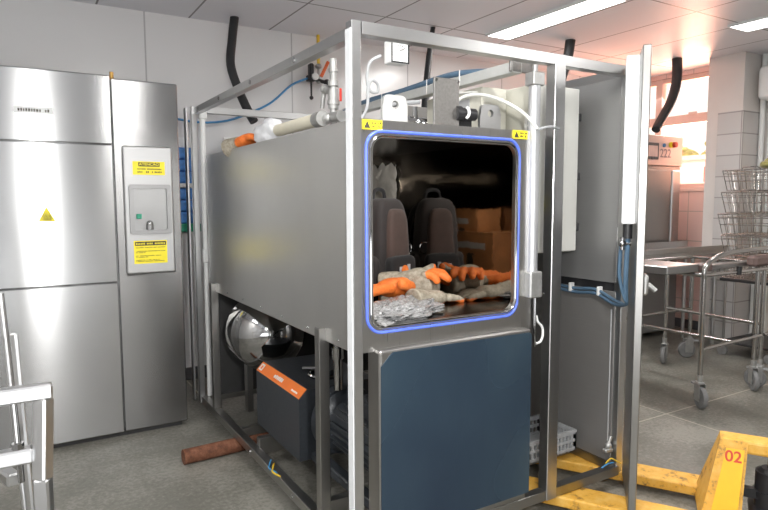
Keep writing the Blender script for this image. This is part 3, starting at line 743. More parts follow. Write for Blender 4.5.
mb = MB().ball((2.73, 2.15, .10), .020).box((2.69, 2.13, .07), (2.75, 2.16, .09), .004).cyl((2.72, 2.15, .09), (2.75, 2.15, .15), .011); mb.build('drain_valve', CAST, ac, True)
MB().tube([(2.66, 2.11, .03), (2.69, 2.10, .055), (2.72, 2.09, .04), (2.755, 2.085, .02)], .004, 6).build('wire', YPIPE, ac, True)
MB().tube([(2.63, 2.11, .012), (2.66, 2.10, .03), (2.70, 2.09, .035)], .004, 6).build('wire', BLUEHOSE2, ac, True)
# bay door standing open toward the camera, seen edge-on
A_, B_ = Vector((2.775, 2.075, 0)), Vector((2.436, 1.779, 0))
dv = (B_-A_).normalized(); nv = Vector((-dv.y, dv.x, 0))
Mdoor = Matrix(((dv.x, nv.x, 0, A_.x), (dv.y, nv.y, 0, A_.y), (0, 0, 1, 0), (0, 0, 0, 1)))
bd = MB().box((0.03, -.015, -.03), ((B_-A_).length, .022, 2.14), .004, Mdoor).build('bay_door', STEEL_D, ac)
MB().box((.30, .022, 1.0), (.38, .05, 1.10), .010, Mdoor).cyl(Mdoor @ Vector((.34, .05, 1.05)), Mdoor @ Vector((.34, .085, 1.02)), .012).build('door_latch', CAST, bd, True)
MB().box((.28, -.075, 1.335), (.34, -.015, 2.12), .004, Mdoor).build('white_duct', DUCT, bd)
MB().cyl(Mdoor @ Vector((.31, -.045, 1.265)), Mdoor @ Vector((.31, -.045, 1.335)), .022).build('duct_fitting', BLACK, bd, True)
# electrical box
EB = MB().box((2.30, 2.36, 1.165), (2.64, 3.1, 2.045), .008, seg=2).build('control_box', CREAM, ac)
MB().box((2.285, 2.345, 1.17), (2.655, 2.36, 2.05), .004).build('control_box_door', CREAM2, EB)
for z in (1.30, 1.58, 1.90): MB().box((2.655, 2.348, z-.02), (2.68, 2.37, z+.02), .003).build('hinge', BLACK, EB)
rb = MB().box((2.10, 2.50, 1.79), (2.27, 3.0, 2.04), .006).build('relay_box', CREAM, ac)
MB().box((2.095, 2.60, 1.90), (2.10, 2.73, 1.99)).build('relay_window', GREYPL, rb)
lv = MB()
for k in range(26): lv.box((2.17, 2.19, 1.12+k*.028), (2.20, 2.24, 1.138+k*.028))
MB().box((2.172, 2.20, 1.05), (2.198, 2.26, 1.88)).build('terminal_panel', CREAM2, ac)
lv.build('terminal_row', GREYPL, ac)
MB().box((2.165, 2.185, 1.60), (2.185, 2.20, 1.66)).build('blue_terminal', BLUEHOSE2, ac)
MB().box((2.166, 2.184, 1.40), (2.19, 2.19, 1.46)).build('warning_label', YLABEL, ac)

# small earth wires on the floor beam
for k, (m_, dy) in enumerate(((YPIPE, 0), (BLUEHOSE2, .05))):
    MB().tube([(FX0-.02, 2.93+dy, .006), (FX0-.04, 2.99+dy, .012), (FX0-.015, 3.05+dy, .010), (FX0+.01, 3.1+dy, .005)], .005, 6).build('earth_wire', m_, ac, True)

# ------------------------------------------------------------------ vacuum pump inside the frame
vp = thing('vacuum_pump', 'dark grey vacuum pump with an orange stripe standing inside the machine frame', 'vacuum pump', (1.45, 3.0, 0))
px0, px1, py0, py1, pz0, pz1 = 1.232, 1.70, 2.93, 3.60, .06, .448
mb = MB().prism([(px0, pz0), (px1, pz0), (px1, pz1), (px0+.05, pz1), (px0, pz1-.05)], py1-py0, XZ(py0)); hs = mb.build('housing', PUMP, vp)
s2 = math.sqrt(.5)
ms = Matrix(((0, s2, -s2, px0+.025-.0012), (1, 0, 0, py0), (0, s2, s2, pz1-.025+.0012), (0, 0, 0, 1)))   # local x->Y, y->up the slope, z->outward
bnd = MB().box((0.004, -.033, 0), (py1-py0-.004, .033, .003), 0, ms).build('orange_band', ORANGE, vp)
mb = MB(); rng2 = random.Random(5)
def slope_glyphs(mb, y0, y1, v, h):
    y = y0
    while y < y1:
        wd = h*rng2.uniform(.45, .8); mb.box((y, v-h/2, .003), (y+wd, v+h/2*rng2.uniform(.5, 1), .0042), 0, ms); y += wd+h*.25
L = py1-py0
slope_glyphs(mb, L*.42, L*.62, 0, .024); slope_glyphs(mb, L*.08, L*.2, -.012, .012)
mb.ring([(L-.07, -.022), (L-.02, -.022), (L-.02, .022), (L-.07, .022)], [(L-.058, -.012), (L-.032, -.012), (L-.032, .012), (L-.058, .012)], .0012, ms @ Matrix.Translation((0, 0, .003)))
mb.build('band_print', WHITEINK, bnd)
# rounded front shroud and motor
MB().lathe([(.0, -.09), (.10, -.09), (.15, -.075), (.17, -.05), (.185, -.05), (.19, 0), (0, 0)], Matrix.Translation((1.475, 2.90, .27)) @ Matrix.Rotation(-PI/2, 4, 'X'), 36).build('fan_shroud', PUMP, vp, True)
mo = MB().cyl((1.475, 2.30, .27), (1.475, 2.82, .27), .125, seg=28).cyl((1.475, 2.26, .27), (1.475, 2.30, .27), .105, .125, seg=28).build('motor', PUMP, vp, True)
mb = MB()
for k in range(22):
    a = 2*PI*k/22; mb.box((.118, -.005, 0), (.145, .005, .42), 0, Matrix.Translation((1.475, 2.78, .27)) @ Matrix.Rotation(PI/2, 4, 'X') @ Matrix.Rotation(a, 4, 'Z'))
mb.build('cooling_fins', PUMP, mo)
MB().box((1.40, 2.45, .39), (1.55, 2.65, .47), .012, seg=2).build('terminal_box', PUMP, mo)
MB().box((1.30, 2.24, .05), (1.36, 3.5, .10), .006).box((1.56, 2.24, .05), (1.62, 3.5, .10), .006).box((1.30, 2.22, .05), (1.62, 2.30, .095), .006).build('base_rail', PUMP, vp)
MB().tube([(1.47+.085*math.cos(t), 3.12+.09*math.sin(t), pz1+.012) for t in [2*PI*k/18 for k in range(18)]], .012, 8, 0, closed=True).build('flange_ring', CHROME, vp, True)
MB().bar((1.40, 3.27, pz1+.02), (1.52, 3.21, pz1+.02), .02, .012).build('handle', CAST, vp)
MB().cyl((1.47, 3.12, pz1), (1.47, 3.12, pz1+.04), .055).build('inlet_port', PUMP, vp, True)

# rusty pipe on the floor
lg = MB().cyl((.722, 3.36, .042), (1.50, 3.40, .042), .042, seg=24).build('rusty_pipe', rust(), smooth=True)
tag(lg, 'rusty brown round bar lying on the floor, poking under the machine frame', 'pipe')

# perforated crate in the bay
cr = thing('plastic_crate', 'light grey perforated plastic crate resting on the floor beam inside the right bay', 'crate', (2.3, 2.3, .1305))
CR = mat('light grey crate plastic', (.42, .43, .44), .5)
mb = MB(); a0, a1, b0, b1, zb, hh = 2.14, 2.475, 2.16, 2.42, .131, .105
mb.box((a0, b0, zb), (a1, b1, zb+.008))
for (p, q) in (((a0, b0), (a1, b0)), ((a1, b0), (a1, b1)), ((a1, b1), (a0, b1)), ((a0, b1), (a0, b0))):
    p = Vector((*p, zb)); q = Vector((*q, zb)); n = 13
    for k in range(n+1):
        c = p.lerp(q, k/n); mb.box((c.x-.0045, c.y-.0045, zb), (c.x+.0045, c.y+.0045, zb+hh))
    for z in (.012, .055, .095): mb.bar(p+Vector((0, 0, z)), q+Vector((0, 0, z)), .008, .014, 0)
mb.build('basket', CR, cr)
mb = MB()
mb.ring([(a0-.006, b0-.006), (a1+.006, b0-.006), (a1+.006, b1+.006), (a0-.006, b1+.006)], [(a0+.006, b0+.006), (a1-.006, b0+.006), (a1-.006, b1-.006), (a0+.006, b1-.006)], .014, Matrix.Translation((0, 0, zb+hh-.008)))
mb.build('rim', CR, cr)

# ------------------------------------------------------------------ chamber contents
def glove(loc, rot, m, spread=.12, curl=.4, cuff=.09, s=1.0):
    """work glove: palm, four unequal bent fingers, side thumb, cuff; grown as one skin. Fingers along +Y, palm down"""
    mb = MB()
    mb.ball((0, 0, .022), .045, (1.0, 1.15, .6)); mb.ball((0, -.03, .022), .042, (1.0, 1.1, .66))
    for i, (x, L) in enumerate(((-.036, .062), (-.012, .078), (.013, .073), (.035, .056))):
        a = (x/.036)*spread; p = Vector((x, .035, .021)); c = 0; r = .0142
        for j in range(3):
            c += curl*(.5 if j == 0 else 1)*random.uniform(.75, 1.25)
            q = p + Vector((math.sin(a)*math.cos(c), math.cos(a)*math.cos(c), -math.sin(c)*.55))*L/3*1.25
            mb.cyl(p, q, r, r*.94, 10).ball(q, r*.95, u=10, v=7); p = q; r *= .95
    p = Vector((-.036, -.02, .02)); 
    for j, (dx, dy) in enumerate(((-.026, .016), (-.016, .026), (-.006, .022))):
        q = p+Vector((dx, dy, .004)); mb.cyl(p, q, .015, .0135, 10).ball(q, .0138, u=10, v=7); p = q
    mb.cyl((0, -.05, .021), (0, -.06-cuff, .024), .034, .043, 18)
    for v in mb.bm.verts: v.co *= s
    o = mb.build('work_glove', m, org=(0, 0, 0))
    rm = o.modifiers.new('fuse', 'REMESH'); rm.mode = 'VOXEL'; rm.voxel_size = .0045*s; rm.use_smooth_shade = True
    sm = o.modifiers.new('soft', 'SMOOTH'); sm.factor = .6; sm.iterations = 4
    o.location = loc; o.rotation_euler = rot
    return o
GM1 = glove_mat('orange dipped glove, grey cuff', 1, False, -.055)
GM2 = glove_mat('grey knit glove, orange tips', 1, False, .085)
GM3 = glove_mat('grey back, orange palm', 2, True, .014)
G = 'work gloves on the chamber floor'
Zf = LZ0
tag(glove((1.66, 2.66, Zf+.03), (.05, .12, math.radians(98)), GM1, .08, .12, .07, 2.0), 'bright orange work glove with grey cuff, leftmost in the chamber', 'glove', G)
tag(glove((1.80, 2.66, Zf+.085), (.30, .0, math.radians(222)), GM2, .18, .50, .05, 1.7), 'grey knit work glove with curled orange fingertips on top of the pile', 'glove', G)
tag(glove((1.80, 2.50, Zf+.0), (.0, .0, math.radians(-78)), GM3, .14, .3, .05, 1.45), 'grey backed orange glove lying flat under the pile', 'glove', G)
tag(glove((1.88, 2.72, Zf+.06), (.1, .3, math.radians(-40)), GM1, .1, .5, .06, 1.5), 'orange work glove at the back right of the glove pile', 'glove', G)
tag(glove((1.72, 2.66, Zf+.01), (.05, .1, math.radians(250)), GM3, .12, .35, .07, 1.0), 'grey and orange glove wedged between the left glove and the pile', 'glove', G)
# crumpled clear plastic bag
mb = MB(); mb.ball((0, 0, 0), 1, (1, 1, 1), u=64, v=40)
rn = random.Random(11)
from mathutils import noise as mnoise
for v in mb.bm.verts:
    p = v.co.copy(); n = .8*mnoise.fractal(p*2.3, .9, 2.1, 4)+.25*mnoise.noise(p*6)
    v.co = Vector((p.x*.30*(1+.35*n), p.y*.15*(1+.4*n), max(-.02, p.z*.042*(1+.7*n))))
for v in mb.bm.verts: v.co = Matrix.Rotation(math.radians(32), 3, 'Z') @ v.co + Vector((1.48, 2.33, Zf+.022))
pb = mb.build('plastic_bag', plastic_wrap(), smooth=True)
tag(pb, 'crumpled clear plastic wrap lying at the front of the chamber floor', 'plastic wrap')
# backpack
BK = fabric('charcoal backpack cloth', (.024, .019, .019)); BK2 = fabric('brown grey backpack panel', (.075, .046, .038)); BK3 = fabric('black webbing', (.009, .009, .011))
bp = thing('backpack', 'dark backpack with brown panel and reflective strips standing in the chamber', 'backpack', (1.80, 2.98, Zf))
def sbox(mb, c, s, e=.35, M=None, taper=0, u=28, v=18):
    """soft superellipsoid box"""
    g = bmesh.ops.create_uvsphere(mb.bm, u_segments=u, v_segments=v, radius=1)['verts']
    f = lambda t: math.copysign(abs(t)**e, t)
    for x in g:
        p = x.co; th = math.atan2(p.y, p.x); ph = math.asin(max(-1, min(1, p.z)))
        cz = f(math.cos(ph)); q = Vector((cz*f(math.cos(th)), cz*f(math.sin(th)), f(math.sin(ph))))
        k = 1-taper*(q.z*.5+.5)
        x.co = Vector((q.x*s[0]*k, q.y*s[1]*k, q.z*s[2]))
    T = Matrix.Translation(c) @ (M if M is not None else Matrix.Identity(4))
    bmesh.ops.transform(mb.bm, matrix=T, verts=g)
BR = Matrix.Rotation(math.radians(16), 4, 'Z')
BO = Vector((1.80, 2.98, Zf))
def bpart(name, m, fn, parent=bp, smooth=True):
    mb = MB(); fn(mb); bmesh.ops.transform(mb.bm, matrix=Matrix.Translation(BO) @ BR, verts=mb.bm.verts[:])
    return mb.build(name, m, parent, smooth)
bpart('main_body', BK, lambda mb: sbox(mb, (0, 0, .27), (.145, .10, .27), .45, taper=.22))
fp = bpart('front_panel', BK2, lambda mb: sbox(mb, (0, -.075, .27), (.095, .055, .21), .45, taper=.25))
pk = bpart('front_pocket', BK3, lambda mb: sbox(mb, (0, -.115, .12), (.105, .035, .10), .4))
REFL = mat('reflective tape', (.55, .57, .6), .3, 0, .05, emit=(.5, .53, .56, .05))  # weak emission stands in for light the tape throws back
bpart('reflective_strip', REFL, lambda mb: (mb.box((-.045, -.155, .06), (-.025, -.148, .16)), mb.box((.02, -.155, .06), (.04, -.148, .17))), pk, False)
for sx in (-1, 1):
    bpart('shoulder_strap', BK3, lambda mb: mb.tube([(sx*.07, .09, .50), (sx*.10, .15, .44), (sx*.13, .16, .28), (sx*.14, .12, .12), (sx*.13, .09, .05)], .019, 8))
    bpart('side_pocket', BK, lambda mb: sbox(mb, (sx*.135, 0, .12), (.03, .075, .10), .5))
bpart('carry_handle', BK3, lambda mb: mb.tube([(-.05, .05, .52), (-.04, .05, .575), (0, .05, .59), (.04, .05, .575), (.05, .05, .52)], .011, 8))
bpart('zip_ring', CHROME, lambda mb: mb.tube([(.10+.028*math.cos(t), -.085, .25+.035*math.sin(t)) for t in [2*PI*k/14 for k in range(14)]], .004, 6, 0, closed=True))
# brown cartons deeper in the chamber at left (seen mirrored in the right chamber wall)
CARD = mat('brown carton', (.50, .22, .08), .6, 0, .2, 8, bump=.1); CARDL = mat('carton label', (.6, .58, .55), .6)
def carton(x0, y0, z0, x1, y1, z1, label):
    t = thing('carton', label, 'carton', ((x0+x1)/2, (y0+y1)/2, z0), 'brown cartons in the chamber')
    MB().box((x0, y0, z0), (x1, y1, z1-.004), .003).build('body', CARD, t)
    MB().box((x0-.002, y0-.002, z1-.004), ((x0+x1)/2-.002, y1+.002, z1)).box(((x0+x1)/2+.002, y0-.002, z1-.004), (x1+.002, y1+.002, z1)).build('flap', CARD, t)
    MB().box((x1, y0+.08, z1-.10), (x1+.0015, y1-.10, z1-.06)).build('paper_label', CARDL, t)
    MB().box((x1, (y0+y1)/2-.03, z1-.22), (x1+.0015, (y0+y1)/2+.03, z1-.13)).build('printed_mark', DARKINK, t)
carton(1.215, 2.86, Zf, 1.45, 3.30, Zf+.32, 'larger brown carton with paper label, lower of two in the chamber')
carton(1.22, 3.05, Zf+.3205, 1.42, 3.36, Zf+.47, 'smaller brown carton resting on the larger one in the chamber')
# on the chamber roof: white bag and orange glove
mb = MB(); mb.ball((0, 0, 0), 1, u=32, v=20)
for v in mb.bm.verts:
    n = mnoise.fractal(v.co*1.4, .9, 2.0, 3); v.co = Vector((v.co.x*.08*(1+.25*n), v.co.y*.17*(1+.2*n), max(-.6, v.co.z)*.085*(1+.25*n)))+Vector((1.27, 3.36, CZ1+.055))
tag(mb.build('white_bag', mat('white thin plastic', (.75, .76, .78), .35, 0, .08, 20, bump=.5), smooth=True), 'white crumpled plastic bag on top of the chamber behind the cream pipe', 'plastic bag')
tag(glove((1.235, 3.66, CZ1+.02), (.25, .1, math.radians(205)), GM1, .1, .4, .07, 1.4), 'orange work glove lying on top of the chamber beside the white bag', 'glove')

# pale patch of unclear nature behind the backpack, built as a thin wavy sheet
mb = MB(); gx, gz = 14, 14
vv = [[mb.bm.verts.new((LX1-.012-.010*mnoise.noise(Vector((a*.6, b*.6, 3))), 3.12+.30*a/gx+.02*mnoise.noise(Vector((b*.5, 7, a*.1))), 1.40+.27*b/gz+.03*mnoise.noise(Vector((a*.45, 1, 9))))) for b in range(gz+1)] for a in range(gx+1)]
for a in range(gx):
    for b in range(gz): mb.bm.faces.new((vv[a][b], vv[a+1][b], vv[a+1][b+1], vv[a][b+1]))
tag(mb.build('pale_patch', mat('pale grey sheet', (.42, .40, .36), .7, 0, .25, 9), smooth=True), 'pale grey patch of unclear nature above and behind the backpack, built as a thin sheet', 'sheet')
# the whole machine with its contents is scaled about the camera and so stands raised on the round bar and the lowered forks
CAM_SCALE, CAM_DZ = .91, .1305
for o in list(COL.objects):
    if o.parent is None and (o in (ac, vp, bp, pb) or o.name.split('.')[0] in ('work_glove', 'carton', 'white_bag', 'pale_patch')):
        o.scale = (CAM_SCALE, CAM_SCALE, CAM_SCALE); o.location = Vector(o.location)*CAM_SCALE + Vector((0, 0, CAM_DZ))

# ------------------------------------------------------------------ far right: second machine, bench, trolley, baskets
m2 = thing('bench_sterilizer', 'tall steel sterilizer with a screen and red emergency button, standing by the window', 'sterilizer', (5.7, 4.4, 0))
fx0, fx1, fy = 5.30, 6.09, 3.99
MB().box((fx0, fy, .05), (fx1, 4.85, 1.80), .005).build('carcass', STEEL_D, m2)
PANELM = steel('control panel steel', .55, .42, (1.5, 1.5, 90), tint=(1, .93, .9))
hp = MB().box((fx0, fy-.02, 1.80), (fx1, 4.85, 2.11), .006).build('control_panel', PANELM, m2)
scr = MB().box((5.44, fy-.028, 1.86), (5.68, fy-.02, 2.03), .006).build('screen', mat('dark bezel', (.08, .08, .085), .3), hp)
MB().box((5.49, fy-.031, 1.89), (5.655, fy-.0285, 2.0)).build('display', mat('pinkish display', (.5, .33, .28), .3, emit=(.6, .4, .35, .25)), scr)
text_part('222', .125, 'panel_print', mat('grey print', (.2, .2, .23), .5), hp, front(5.80, fy-.0212, 1.925), bold=.001)
MB().cyl((5.92, fy-.06, 2.02), (5.92, fy-.02, 2.02), .028).build('emergency_button', REDP, hp, True)
MB().cyl((5.885, fy-.03, 2.02), (5.885, fy-.018, 2.02), .03).build('button_plate', YLABEL, hp, True)
MB().cyl((5.77, fy-.03, 2.01), (5.77, fy-.018, 2.01), .02).build('blue_button', BLUEHOSE2, hp, True)
dr2 = MB().box((fx0+.02, fy-.03, .98), (5.90, fy, 1.76), .01, seg=2).build('door', STEEL_D, m2)
MB().box((5.92, fy-.03, .98), (6.06, fy, 1.76), .01).build('door_frame', STEEL, m2)
MB().cyl((5.37, fy-.06, 1.30), (5.37, fy-.06, 1.42), .012).build('handle', BLACK, dr2, True)
MB().box((fx0+.02, fy-.025, .06), (fx1-.02, fy, .96), .006).build('lower_door', STEEL_PANEL, m2)
# bench / loading rail in front of the column
bn = thing('steel_bench', 'long stainless bench with raised edge running in front of the far sterilizer', 'bench', (5.4, 3.6, 0))
MB().box((4.55, 3.42, .92), (6.05, 3.86, .96), .005).box((4.55, 3.42, .96), (6.05, 3.435, 1.0)).box((4.55, 3.845, .96), (6.05, 3.86, 1.02)).build('worktop', STEEL, bn)
for x, y in ((5.95, 3.48), (5.95, 3.8), (4.62, 3.48), (4.62, 3.8)): MB().cyl((x, y, 0), (x, y, .92), .018).build('leg', STEEL, bn, True)

def caster(parent, x, y, ang, wheel_r=.077, z_top=.20):
    fk = MB(); Mx = Matrix.Translation((x, y, 0)) @ Matrix.Rotation(ang, 4, 'Z')
    fk.box((-.022, -.03, .17), (.022, .03, .185), .003, Mx)
    fk.box((-.024, -.028, .05), (-.019, .045, .175), .002, Mx); fk.box((.019, -.028, .05), (.024, .045, .175), .002, Mx)
    fk.cyl(Mx @ Vector((0, 0, .175)), Mx @ Vector((0, 0, z_top+.03)), .019)
    o = fk.build('caster', CAST, parent)
    MB().lathe([(.02, -.016), (wheel_r-.006, -.016), (wheel_r, -.008), (wheel_r, .008), (wheel_r-.006, .016), (.02, .016)], Mx @ Matrix.Translation((0, .025, wheel_r)) @ Matrix.Rotation(PI/2, 4, 'Y'), 24).build('wheel', GREYRUB, o, True)
    MB().cyl(Mx @ Vector((-.026, .025, wheel_r)), Mx @ Vector((.026, .025, wheel_r)), .018).build('hub', CAST, o, True)
    MB().box((-.02, -.085, .15), (.02, -.025, .165), .003, Mx).build('brake_pedal', GREYPL, o)
tr_ = thing('transfer_trolley', 'stainless tube transfer trolley on grey casters with a bent push handle', 'trolley', (4.5, 2.85, 0))
TX0, TX1, TY0, TY1 = 4.03, 4.84, 2.43, 3.28
TZ = .94
TUBE = steel('trolley tube', .42, .22, (3, 3, 14), tint=(1, .98, .95))
def tb(name, pts, r=.017, sm=0): return MB().tube(pts, r, 12, sm).build(name, TUBE, tr_, True)
tb('handle', [(TX0, TY0, TZ-.03), (TX0, TY0, .965), (4.075, TY0, 1.015), (4.20, TY0, 1.055), (4.36, TY0, 1.075), (4.60, TY0, 1.082), (5.16, TY0, 1.09), (5.23, TY0, 1.06), (5.25, TY0, .95)], .018, 4)
tb('leg', [(TX0, TY0, .19), (TX0, TY0, TZ)]); tb('leg', [(4.755, TY0+.02, .19), (4.755, TY0+.02, TZ)]); tb('leg', [(4.84, TY0+.02, .19), (4.84, TY0+.02, TZ)])
tb('leg', [(TX0, TY1, .19), (TX0, TY1, TZ)]); tb('leg', [(4.88, TY1, .19), (4.88, TY1, TZ)]); tb('leg', [(5.25, TY0, .19), (5.25, TY0, TZ)]); tb('leg', [(5.25, TY1, .19), (5.25, TY1, TZ)])
tb('rail', [(TX0, TY0, TZ-.01), (5.25, TY0, TZ-.01)], .014); tb('rail', [(TX0, TY1, TZ-.01), (5.25, TY1, TZ-.01)], .014)
tb('rail', [(TX0, TY0, TZ-.01), (TX0, TY1, TZ-.01)], .014); tb('rail', [(5.25, TY0, TZ-.01), (5.25, TY1, TZ-.01)], .014)
tb('rail', [(TX0, TY0, .41), (4.80, TY0, .42)], .013); tb('rail', [(4.84, TY0, .42), (5.25, TY0, .46)], .013)
tb('rail', [(TX0, TY1, .46), (5.25, TY1, .46)], .013)
tb('rail', [(4.42, TY0, .415), (4.42, TY1, .41)], .013); tb('rail', [(4.84, TY0+.02, .50), (4.88, TY1, .50)], .013)
for x, y, a in ((TX0, TY0, 2.6), (4.755, TY0+.02, 2.4), (4.84, TY0+.02, .3), (TX0, TY1, .8), (4.88, TY1, 2.0), (5.25, TY0, .5), (5.25, TY1, 1)): caster(tr_, x, y, a)
dk = MB().box((3.72, 2.50, TZ+.005), (4.08, 3.38, TZ+.06), .006).build('deck', steel('deck steel', .34, .42), tr_)
MB().box((4.20, 2.52, TZ+.005), (5.2, 2.60, TZ+.04), .004).build('deck', steel('dark deck strip', .4, .35), tr_)
MB().box((4.08, 2.47, TZ+.005), (4.2, 2.56, TZ+.06), .01).build('end_stop', mat('brown rubber stop', (.16, .11, .10), .6), tr_)
MB().box((4.70, 2.44, TZ+.005), (5.1, 2.52, TZ+.09), .02).build('end_stop', mat('brown rubber stop', (.16, .11, .10), .6), tr_)
MB().cyl((4.44, TY0-.01, TZ-.03), (4.44, TY0-.01, TZ+.03), .018).build('knob', BLACK, tr_, True)
MB().cyl((3.55, 2.9, .88), (3.72, 2.9, .945), .01).build('hook_rod', CHROME, tr_, True)

# wire baskets
WIRE = steel('chrome wire', .55, .25, (2, 2, 2), tint=(1, .95, .9))
ck = thing('basket_stand', 'dark legged stand on small wheels carrying the stack of wire baskets by the column', 'stand', (5.88, 2.95, 0))
bx0, bx1, by0, by1 = 5.58, 6.18, 2.72, 3.22
PZ = .70
MB().box((bx0, by0, PZ), (bx1, by1, PZ+.025), .006).build('platform', BLACK, ck)
MB().box((bx0+.02, by0+.02, .12), (bx1-.02, by1-.02, .14), .006).build('lower_shelf', BLACK, ck)
for x in (bx0+.04, bx1-.04):
    for y in (by0+.04, by1-.04):
        MB().cyl((x, y, .08), (x, y, PZ), .012).build('leg', STEEL_D, ck, True)
        MB().cyl((x-.015, y, .045), (x+.015, y, .045), .045).build('wheel', GREYRUB, ck, True)
def wire_basket():
    mb = MB(); t = .004; H = .19
    x0, x1, y0, y1 = -.30, .30, -.25, .25
    R = lambda k: [(x0*k, y0*k), (x1*k, y0*k), (x1*k, y1*k), (x0*k, y1*k)]
    def loop(k, z, r):
        P = R(k)
        for a in range(4): mb.cyl((*P[a], z), (*P[(a+1) % 4], z), r, seg=6)
    loop(1.04, H, .006); loop(1.0, H-.03, .004); loop(.97, H*.5, t); loop(.92, .006, .005)
    for k in range(9):
        u = -1+2*k/8
        for s in (-1, 1):
            mb.cyl((u*x1*.92, s*y1*.92, .006), (u*x1*1.04, s*y1*1.04, H), t, seg=6)
            mb.cyl((s*x1*.92, u*y1*.92, .006), (s*x1*1.04, u*y1*1.04, H), t, seg=6)
        mb.cyl((u*x1*.92, y0*.92, .006), (u*x1*.92, y1*.92, .006), t, seg=6)
        mb.cyl((x0*.92, u*y1*.92, .006), (x1*.92, u*y1*.92, .006), t, seg=6)
    body = mb
    t_ = thing('wire_basket', '', 'wire basket', (0, 0, 0), 'stacked chrome wire baskets')
    body.build('mesh', WIRE, t_)
    for s in (-1, 1):
        MB().tube([(s*.312, -.07, H), (s*.345, -.06, H+.02), (s*.345, .06, H+.02), (s*.312, .07, H)], .006, 6, 2).build('handle', WIRE, t_)
    return t_
b0 = wire_basket()
names = ['lowest', 'second', 'third', 'fourth', 'topmost']
for i in range(5):
    o = b0 if i == 0 else copy_tree(b0)
    o.location = ((bx0+bx1)/2 + random.uniform(-.02, .02), (by0+by1)/2+random.uniform(-.015, .015), .726+i*.1995)
    o.rotation_euler.z = random.uniform(-.05, .05)
    o['label'] = 'chrome wire basket, '+names[i]+(' from the bottom in' if 0 < i < 4 else ' of')+' the stack by the column'
ztop = .726+5*.1995
mb = MB()
sbox(mb, (5.76, 2.90, ztop+.035), (.16, .09, .032), .6, Matrix.Rotation(.5, 4, 'Z')); sbox(mb, (5.84, 2.94, ztop+.055), (.07, .06, .045), .7, Matrix.Rotation(.5, 4, 'Z'))
tag(mb.build('cloth', fabric('olive green cloth', (.34, .31, .10)), smooth=True), 'folded olive green cloth on top of the wire basket stack', 'cloth')
# air conditioner
aco = thing('air_conditioner', 'white split air conditioner high on the right wall above the door', 'air conditioner', (6.35, 2.9, 2.4))
MB().box((6.22, 2.35, 2.41), (X1, 3.31, 2.74), .05, seg=4).build('casing', WHITEP, aco, True)
MB().box((6.235, 2.42, 2.425), (6.33, 3.22, 2.445)).build('air_outlet', BLACK, aco)
MB().cyl((6.30, 3.2, 2.445), (6.30, 3.26, 2.445), .012).build('drain_stub', BLACK, aco)

# ------------------------------------------------------------------ yellow pallet truck
pt = thing('pallet_truck', 'worn yellow pallet truck with red 02 on its head, forks under the machine', 'pallet truck', (2.75, 1.75, 0))
ua = math.atan2(-.86, .51)
PO = Vector((2.608, 1.581, 0))        # where the forks meet the head, on the truck's centre line
Mp = Matrix.Translation(PO) @ Matrix.Rotation(ua, 4, 'Z')    # local +x: toward the operator, local +y: far side
def pp(name, m, fn, parent=pt, smooth=False, label=None):
    mb = MB(); fn(mb); bmesh.ops.transform(mb.bm, matrix=Mp, verts=mb.bm.verts[:]); return mb.build(name, m, parent, smooth, label)
for s in (-1, 1):
    yc = s*.205
    pp('fork', YELLOW, lambda mb: (mb.box((-1.1, yc-.075, .03), (.05, yc+.075, .082), .008, None, 2)))
    pp('load_wheel', BLACK, lambda mb: mb.cyl((-1.0, yc-.045, .036), (-1.0, yc+.045, .036), .036))
def slab(mb, quad, t):
    """thick plate from a quad given as four points, thickened along its normal"""
    q = [Vector(p) for p in quad]; n = (q[1]-q[0]).cross(q[3]-q[0]).normalized()*t
    a = [mb.bm.verts.new(p) for p in q]; b = [mb.bm.verts.new(p+n) for p in q]
    mb.bm.faces.new(a); mb.bm.faces.new(b[::-1])
    for k in range(4): mb.bm.faces.new((a[k], a[(k+1) % 4], b[(k+1) % 4], b[k]))
def head(mb):
    for s in (-1, 1):
        slab(mb, [(.035, s*.135, .04), (.185, s*.135, .04), (.205, s*.052, .40), (.100, s*.052, .40)], .012*s)
    slab(mb, [(.03, -.135, .04), (.0, .20, .04), (.098, .05, .40), (.098, -.052, .40)], .012)
    slab(mb, [(.0, .19, .04), (.06, .28, .04), (.10, .07, .38), (.098, .05, .40)], .012)
    mb.box((.098, -.052, .345), (.62, .05, .405), .012, None, 2)
pp('head_frame', YELLOW, head)
th = math.atan2(.083, .36)
Mpl = Mp @ Matrix.Translation((.110, -.135, .04)) @ Matrix.Rotation(-th, 4, 'X') @ Matrix(((1, 0, 0, 0), (0, 0, -1, 0), (0, 1, 0, 0), (0, 0, 0, 1)))   # local x along, y up the plate, z outward
mb = MB(); mb.prism([(-.040, .04), (.062, .04), (.082, .335), (.012, .335)], .0015, Mpl @ Matrix.Translation((0, 0, .0125)))
mb.build('number_panel', mat('bright yellow panel', (.88, .50, .02), .45, 0, .05), pt)
text_part('02', .066, 'number_print', mat('red stencil paint', (.62, .07, .03), .6), pt, Mpl @ Matrix.Translation((.040, .300, .0145)), bold=.0013)
pp('hydraulic_pump', BLACK, lambda mb: (mb.cyl((.30, 0, .10), (.30, 0, .27), .062, seg=24), mb.cyl((.30, 0, .27), (.30, 0, .285), .055, .04, 24), mb.cyl((.30, 0, .16), (.30, 0, .185), .07, seg=24), mb.box((.22, -.12, .05), (.50, .12, .115), .03, None, 3), mb.bar((.13, -.02, .17), (.26, -.02, .17), .04)), smooth=True)
pp('piston', CHROME, lambda mb: mb.cyl((.30, 0, .285), (.30, 0, .345), .018), smooth=True)
pp('steer_wheel', BLACK, lambda mb: (mb.cyl((.42, -.10, .08), (.42, -.05, .08), .08, seg=24), mb.cyl((.42, .05, .08), (.42, .10, .08), .08, seg=24)), smooth=True)
